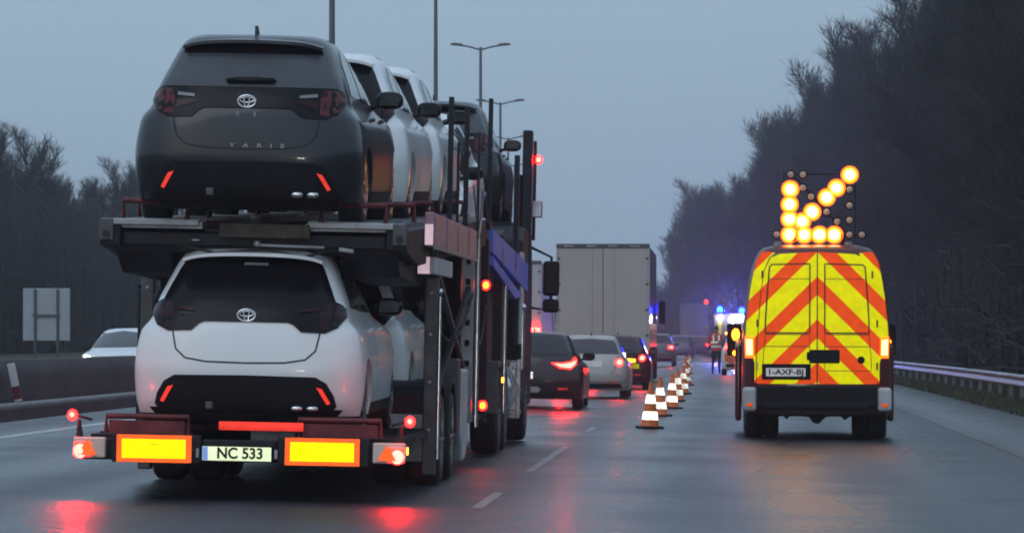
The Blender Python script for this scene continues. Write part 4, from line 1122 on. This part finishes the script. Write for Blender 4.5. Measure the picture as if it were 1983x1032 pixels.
def ribrail(name, prof, m, d0, d1, label, cat, parent=None):
    o = strip(name, prof, m, None, d0, d1, parent)
    if label: tag(o, label, cat)
    return o
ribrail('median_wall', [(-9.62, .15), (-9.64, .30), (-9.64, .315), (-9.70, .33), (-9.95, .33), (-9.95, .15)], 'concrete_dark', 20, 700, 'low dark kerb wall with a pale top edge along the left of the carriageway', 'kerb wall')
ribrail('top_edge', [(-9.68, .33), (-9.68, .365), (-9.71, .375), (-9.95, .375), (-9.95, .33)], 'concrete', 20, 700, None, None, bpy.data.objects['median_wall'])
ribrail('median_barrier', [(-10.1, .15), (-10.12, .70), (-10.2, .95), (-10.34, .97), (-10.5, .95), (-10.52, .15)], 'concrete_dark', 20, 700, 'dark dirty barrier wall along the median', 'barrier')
gr = thing('guardrail', 'galvanised W-beam guardrail on posts along the right verge', 'guardrail', (0, 0, 0))
ribrail('rail', [(7.32, .07), (7.27, .10), (7.27, .15), (7.34, .20), (7.34, .25), (7.27, .30), (7.27, .35), (7.32, .385), (7.35, .385), (7.35, .07)], 'galv', 40, 420, None, None, gr)
for k in range(56):
    d = 70 + 4 * k
    m = M(); m.box(7.35 + bend(d), 7.45 + bend(d), d, d + .06, -.36, .36); m.build('post', 'galv', gr)
# grass tufts on the right verge
rng = random.Random(11)
q = M()
for i in range(16000):
    d = 60 + 110 * rng.random() ** 1.3; X = rng.uniform(5.5, 8.6) + bend(d)
    z = -.17 - .15 * max(0, min(1, (X - bend(d) - 6) / 1.4)) if X - bend(d) < 7.4 else -.32 + .26 * (X - bend(d) - 7.4)
    h = rng.uniform(.06, .2); a = rng.uniform(0, PI); w = rng.uniform(.015, .04); dx, dy = math.cos(a) * w, math.sin(a) * w
    lx, ly = rng.uniform(-.08, .08), rng.uniform(-.08, .08)
    q.add([(X - dx, d - dy, z - .02), (X + dx, d + dy, z - .02), (X + lx, d + ly, z + h)], [(0, 1, 2)])
tag(q.build('verge_grass', 'grass', fix=False), kind='stuff')

# lamp posts in the median
lp0 = thing('street_lamp', 'lamp', 'street lamp', group='double arm street lamps in the median')
H = 14.4
m = M(); m.cyl((0, 0, 0), (0, 0, H), .115, .062, n=12); m.cyl((0, 0, 0), (0, 0, 1.2), .14, .13, n=12); m.build('pole', 'pole', lp0, smooth='auto')
for sg in (1, -1):
    m = M(); m.tube([(0, 0, H - .12), (sg * .5, 0, H + .02), (sg * .85, 0, H + .08)], .04, 8); ar = m.build('arm', 'pole', lp0, smooth='auto')
    m = M(); m.prism([(sg * .8, H + .04), (sg * 1.35, H + .10), (sg * 1.38, H + .15), (sg * 1.2, H + .20), (sg * .82, H + .16)], -.14, .14, 'xz'); m.build('lamp_head', 'pole', lp0, bevel=.02)
ls = ['nearest tall street lamp, thickest pole, cut off by the top of the picture', 'second street lamp pole, cut off by the top of the picture', 'nearest street lamp whose two arms show', 'street lamp just behind the nearest one with visible arms', 'small distant street lamp between the deck posts', 'smallest most distant street lamp in the row']
for i, (X, d) in enumerate([(-10.41, 110), (-10.43, 150), (-11.03, 188), (-12.5, 232), (-14.2, 273), (-15.9, 315)]):
    c = lp0 if i == 0 else copy_tree(lp0); c.location = (X, d, .1); c['label'] = ls[i]

# back of a road sign and the marker post on the left
sg_ = thing('road_sign', 'back of a square grey road sign on two posts beyond the median', 'road sign', (at(90, 655, 158).x, 158, .3))
m = M(); m.box(-.9, .9, 0, .03, .88, 2.88); m.build('sign_panel', 'signback', sg_, bevel=.02)
for x in (-.43, .43):
    m = M(); m.cyl((x, -.06, -.1), (x, -.06, 2.85), .045, n=10); m.build('post', 'steel_mid', sg_, smooth='auto')
for z in (1.85,):
    m = M(); m.box(-.52, .52, -.11, -.02, z - .04, z + .04); m.build('cross_brace', 'steel_mid', sg_)
mp = thing('marker_post', 'slim white and red marker post leaning behind the kerb wall', 'marker post', (at(36, 770, 58).x, 58, .38), (0, -.20, 0))
m = M(); m.box(-.055, .055, -.02, .02, .0, .55); m.build('post', 'white_dirty', mp, bevel=.01)
m = M(); m.box(-.057, .057, -.022, .022, .04, .22); m.build('red_band', 'rust_red', mp)

# ------------------------------------------------------------------ trees
def tree_meshes(seed, H, dense=1.0):
    r = random.Random(seed); tr = M(); cr = M()
    def seg(mm, p, q, r0, r1, n=5): mm.cyl(p, q, r0, r1, n, False)
    p = Vector((0, 0, -.5)); pts = [p]
    for i in range(7):
        p = p + Vector((r.uniform(-.25, .25), r.uniform(-.25, .25), H * .125)); pts.append(p)
    R = H * .011
    for i in range(7): seg(tr, pts[i], pts[i + 1], R * (1 - i / 8), R * (1 - (i + 1) / 8), 7)
    def twig(a, d, ln):
        w = r.uniform(.007, .015)
        s = d.orthogonal().normalized(); s.rotate(Matrix.Rotation(r.uniform(0, 6.28), 3, d))
        b = a + d * ln; mid = a + d * ln * .5 + s * ln * .06
        cr.add([a - s * w, a + s * w, mid + s * w * .7, b, mid - s * w * .7], [(0, 1, 2, 3, 4)])
        return mid, b
    def jit(d, k):
        v = d + Vector((r.uniform(-k, k), r.uniform(-k, k), r.uniform(-k * .6, k))); return v.normalized()
    nl = int(24 * dense)
    for i in range(nl):
        t = .12 + .86 * (i + r.random()) / nl; f = t * 7; k = min(6, int(f)); a = pts[k].lerp(pts[k + 1], f - k)
        az = r.uniform(0, 2 * PI); el = r.uniform(.35, 1.0) + t * .35
        d = Vector((math.cos(az) * math.cos(el), math.sin(az) * math.cos(el), math.sin(el)))
        ln = H * r.uniform(.16, .30) * (1.15 - .65 * t)
        q = a; rad = R * .42 * (1 - .6 * t)
        for s in range(4):
            d = jit(d, .22); d.z += .10; d.normalize(); q2 = q + d * ln / 4
            seg(tr, q, q2, rad * (1 - s / 4.5), rad * (1 - (s + 1) / 4.5), 4)
            for b in range(4):
                db = jit(d, .8); db.z += .25; db.normalize(); st = q.lerp(q2, r.random()); lb = ln * r.uniform(.2, .42)
                e = st + db * lb
                seg(cr, st, e, .014, .008, 3)
                for c in range(9):
                    u = r.random(); tw = jit(db, .65); tw.z += .2; tw.normalize(); m_, bb = twig(st.lerp(e, u), tw, r.uniform(.6, 1.5))
                    for c2 in range(3): twig(m_, jit(tw, .7), r.uniform(.3, .8))
            q = q2
    return tr, cr
PROTO = []
for i in range(5):
    H = (14, 16, 15, 17, 13)[i]
    a, b = tree_meshes(100 + i, H)
    r_ = thing('tree', 'tree', 'tree')
    a.build('trunk', 'bark', r_, fix=False, smooth=True); b.build('crown', 'twig', r_, fix=False)
    PROTO.append([r_, False])
rng = random.Random(77)
def plant(X, d, z, s, label, group):
    p = PROTO[rng.randrange(5)]
    c = copy_tree(p[0]) if p[1] else p[0]; p[1] = True
    c.location = (X, d, z); c.rotation_euler = (rng.uniform(-.05, .05), rng.uniform(-.05, .05), rng.uniform(0, 6.28)); c.scale = (s * rng.uniform(.9, 1.15),) * 2 + (s,)
    c['label'] = label; c['group'] = group
def bank(x):
    P = [(5.5, -.17), (7.4, -.32), (9, .1), (12, 1.2), (18, 3.4), (26, 6.2), (40, 8.5)]
    for (a, za), (b, zb) in zip(P, P[1:]):
        if x <= b: return za + (zb - za) * (x - a) / (b - a)
    return 8.5
RL = 'bare dark winter tree in the dense wood on the right bank'
LL = 'bare dark winter tree in the wood beyond the opposite carriageway'
d = 88.0
while d < 435:
    for X0, s in ((10.5, .95), (14.5, .98), (19.5, .92), (24, .9)):
        if X0 > 21 and d > 165: continue
        if X0 > 18 and d > 240: continue
        if X0 > 19 and d > 330: continue
        X = X0 + rng.uniform(-.8, .8)
        plant(X + bend(d), d + rng.uniform(-2, 2), bank(X) - .1, s * rng.uniform(.94, 1.08) * (1.18 if d < 230 else 1.2 if d < 330 else 1.0), RL, 'bare trees on the right bank')
    d += 5.2 + d * .008
d = 185.0
while d < 560:
    for X0 in (-34, -37, -40, -43, -46):
        if X0 in (-37, -43) and d > 240: continue
        if X0 == -46 and d > 300: continue
        if d > 420 and X0 == -40: continue
        X = X0 + rng.uniform(-2, 2)
        plant(X + bend(d) * .8, d + rng.uniform(-3, 3), .9 + max(0, (-33 - X)) * .1, rng.uniform(.60, .70), LL, 'bare trees beyond the far carriageway')
    d += 4.2 + d * .004
# dense brushwood under the trees
def brush(name, fX, fz, d0, d1, n, hmax, label=None):
    q = M()
    for i in range(n):
        d = d0 + (d1 - d0) * rng.random() ** 1.4; X, z = fX(d); h = hmax * rng.uniform(.35, 1) * (1 + d / 900)
        for k in range(3):
            e_ = Vector((rng.uniform(-1, 1), rng.uniform(-1, 1), rng.uniform(-.2, 1))).normalized() * rng.uniform(.5, 1.8)
            c_ = Vector((X + rng.uniform(-.8, .8), d + rng.uniform(-.8, .8), z + h * rng.random())); s_ = e_.orthogonal().normalized() * rng.uniform(.01, .03) * (1 + d / 300)
            q.add([c_ - s_, c_ + s_, c_ + e_], [(0, 1, 2)])
        for k in range(2):
            a = rng.uniform(0, PI); w = rng.uniform(.02, .06) * (1 + d / 300); dx, dy = math.cos(a) * w, math.sin(a) * w
            lx, ly = rng.uniform(-.5, .5), rng.uniform(-.5, .5); ox, oy = rng.uniform(-.4, .4), rng.uniform(-.4, .4)
            q.add([(X + ox - dx, d + oy - dy, z - .2), (X + ox + dx, d + oy + dy, z - .2), (X + ox + lx, d + oy + ly, z + h)], [(0, 1, 2)])
    return tag(q.build(name, 'twig', fix=False), kind='stuff')
def rx(d):
    X = 8.6 + 22 * rng.random() ** 1.5; return X + bend(d), bank(X)
brush('undergrowth', rx, None, 80, 450, 30000, 4.5)
def lx(d):
    X = -31 - 16 * rng.random(); return X + bend(d) * .8, .7 + max(0, (-33 - X)) * .1
brush('undergrowth', lx, None, 170, 560, 34000, 7.0)

# ------------------------------------------------------------------ haze
m, N, L = nt('haze_air'); N.remove(N['Principled BSDF'])
pv = N.new('ShaderNodeVolumePrincipled'); pv.inputs['Color'].default_value = (.86, .89, 1.0, 1)
pv.inputs['Density'].default_value = 0.0003; pv.inputs['Anisotropy'].default_value = .3
pw = N.new('ShaderNodeVolumePrincipled'); pw.inputs['Color'].default_value = (.95, .96, .98, 1)
pw.inputs['Density'].default_value = 0.0004; pw.inputs['Anisotropy'].default_value = .92
ad = N.new('ShaderNodeAddShader'); L.new(pv.outputs[0], ad.inputs[0]); L.new(pw.outputs[0], ad.inputs[1])
L.new(ad.outputs[0], N['Material Output'].inputs['Volume'])
q = M(); q.box(-500, 500, -70, 1000, -2.2, 45)
tag(q.build('haze', m), kind='stuff')

# ------------------------------------------------------------------ light, sky, camera
w = bpy.data.worlds.new('World'); sc.world = w; w.use_nodes = True
N, L = w.node_tree.nodes, w.node_tree.links
bg = N['Background']
sky = N.new('ShaderNodeTexSky'); sky.sky_type = 'NISHITA'; sky.sun_disc = False
SUN_EL, SUN_ROT = math.radians(12), math.radians(205)
sky.sun_elevation = SUN_EL; sky.sun_rotation = SUN_ROT
sky.air_density = 1.5; sky.dust_density = 3; sky.ozone_density = 3
tc = N.new('ShaderNodeTexCoord'); sp = N.new('ShaderNodeSeparateXYZ'); L.new(tc.outputs['Generated'], sp.inputs[0])
rp = N.new('ShaderNodeValToRGB')
e = rp.color_ramp.elements
e[0].position = 0.0; e[0].color = (3.5, 5.0, 6.5, 1); e[1].position = 1.0; e[1].color = (5.6, 7.4, 9.6, 1)
k = e.new(.08); k.color = (3.75, 5.25, 6.8, 1)
k = e.new(.35); k.color = (4.4, 6.0, 7.8, 1)
nz = N.new('ShaderNodeTexNoise'); nz.inputs['Scale'].default_value = 2.2; nz.inputs['Detail'].default_value = 4
mp_ = N.new('ShaderNodeMapping'); mp_.inputs['Scale'].default_value = (1, 1, 3.5); L.new(tc.outputs['Generated'], mp_.inputs[0]); L.new(mp_.outputs[0], nz.inputs['Vector'])
mr = N.new('ShaderNodeMapRange'); mr.inputs['To Min'].default_value = .88; mr.inputs['To Max'].default_value = 1.12; L.new(nz.outputs['Fac'], mr.inputs['Value'])
mu = N.new('ShaderNodeMix'); mu.data_type = 'RGBA'; mu.blend_type = 'MULTIPLY'; mu.inputs[0].default_value = 1
mx = N.new('ShaderNodeMix'); mx.data_type = 'RGBA'; mx.inputs[0].default_value = .88
L.new(sp.outputs['Z'], rp.inputs['Fac']); L.new(sky.outputs[0], mx.inputs[6]); L.new(rp.outputs[0], mx.inputs[7])
L.new(mx.outputs[2], mu.inputs[6]); L.new(mr.outputs['Result'], mu.inputs[7])
L.new(mu.outputs[2], bg.inputs['Color']); bg.inputs['Strength'].default_value = .1

sl = bpy.data.lights.new('sun', 'SUN'); sl.energy = .5; sl.angle = math.radians(40); sl.color = (.92, .95, 1.0)
so = bpy.data.objects.new('sun', sl); COL.objects.link(so)
# overcast: broad light from high behind the camera, left of the road
so.rotation_euler = (math.radians(50), 0, math.radians(-25))

for x in (-.62, .62):        # the headlamps of the car the photo was taken from
    hl = bpy.data.lights.new('headlamp', 'SPOT'); hl.energy = 520; hl.color = (1, .95, .86)
    hl.spot_size = math.radians(40); hl.spot_blend = .6; hl.shadow_soft_size = .07
    ho = bpy.data.objects.new('headlamp', hl); COL.objects.link(ho)
    ho.location = (x, 1.2, .62 + g(0)); ho.rotation_euler = (math.radians(90), 0, 0)

cam = bpy.data.cameras.new('camera'); co = bpy.data.objects.new('camera', cam); COL.objects.link(co)
co.location = (0, 0, ZC); co.rotation_euler = (math.radians(90), 0, 0)
cam.sensor_width = 36; cam.lens = F / 1983 * 36
cam.shift_x = -(VX - 991.5) / 1983; cam.shift_y = (VY - 516) / 1983
cam.clip_start = .1; cam.clip_end = 20000
sc.camera = co
sc.view_settings.view_transform = 'Standard'; sc.view_settings.look = 'None'
sc.view_settings.exposure = 0; sc.view_settings.gamma = 1
sc.render.engine = 'CYCLES'
cy = sc.cycles
cy.use_denoising = True; cy.max_bounces = 6; cy.diffuse_bounces = 3; cy.glossy_bounces = 3; cy.volume_bounces = 0
cy.sample_clamp_indirect = 4; cy.sample_clamp_direct = 0
cy.filter_width = 1.9
cy.use_light_tree = True
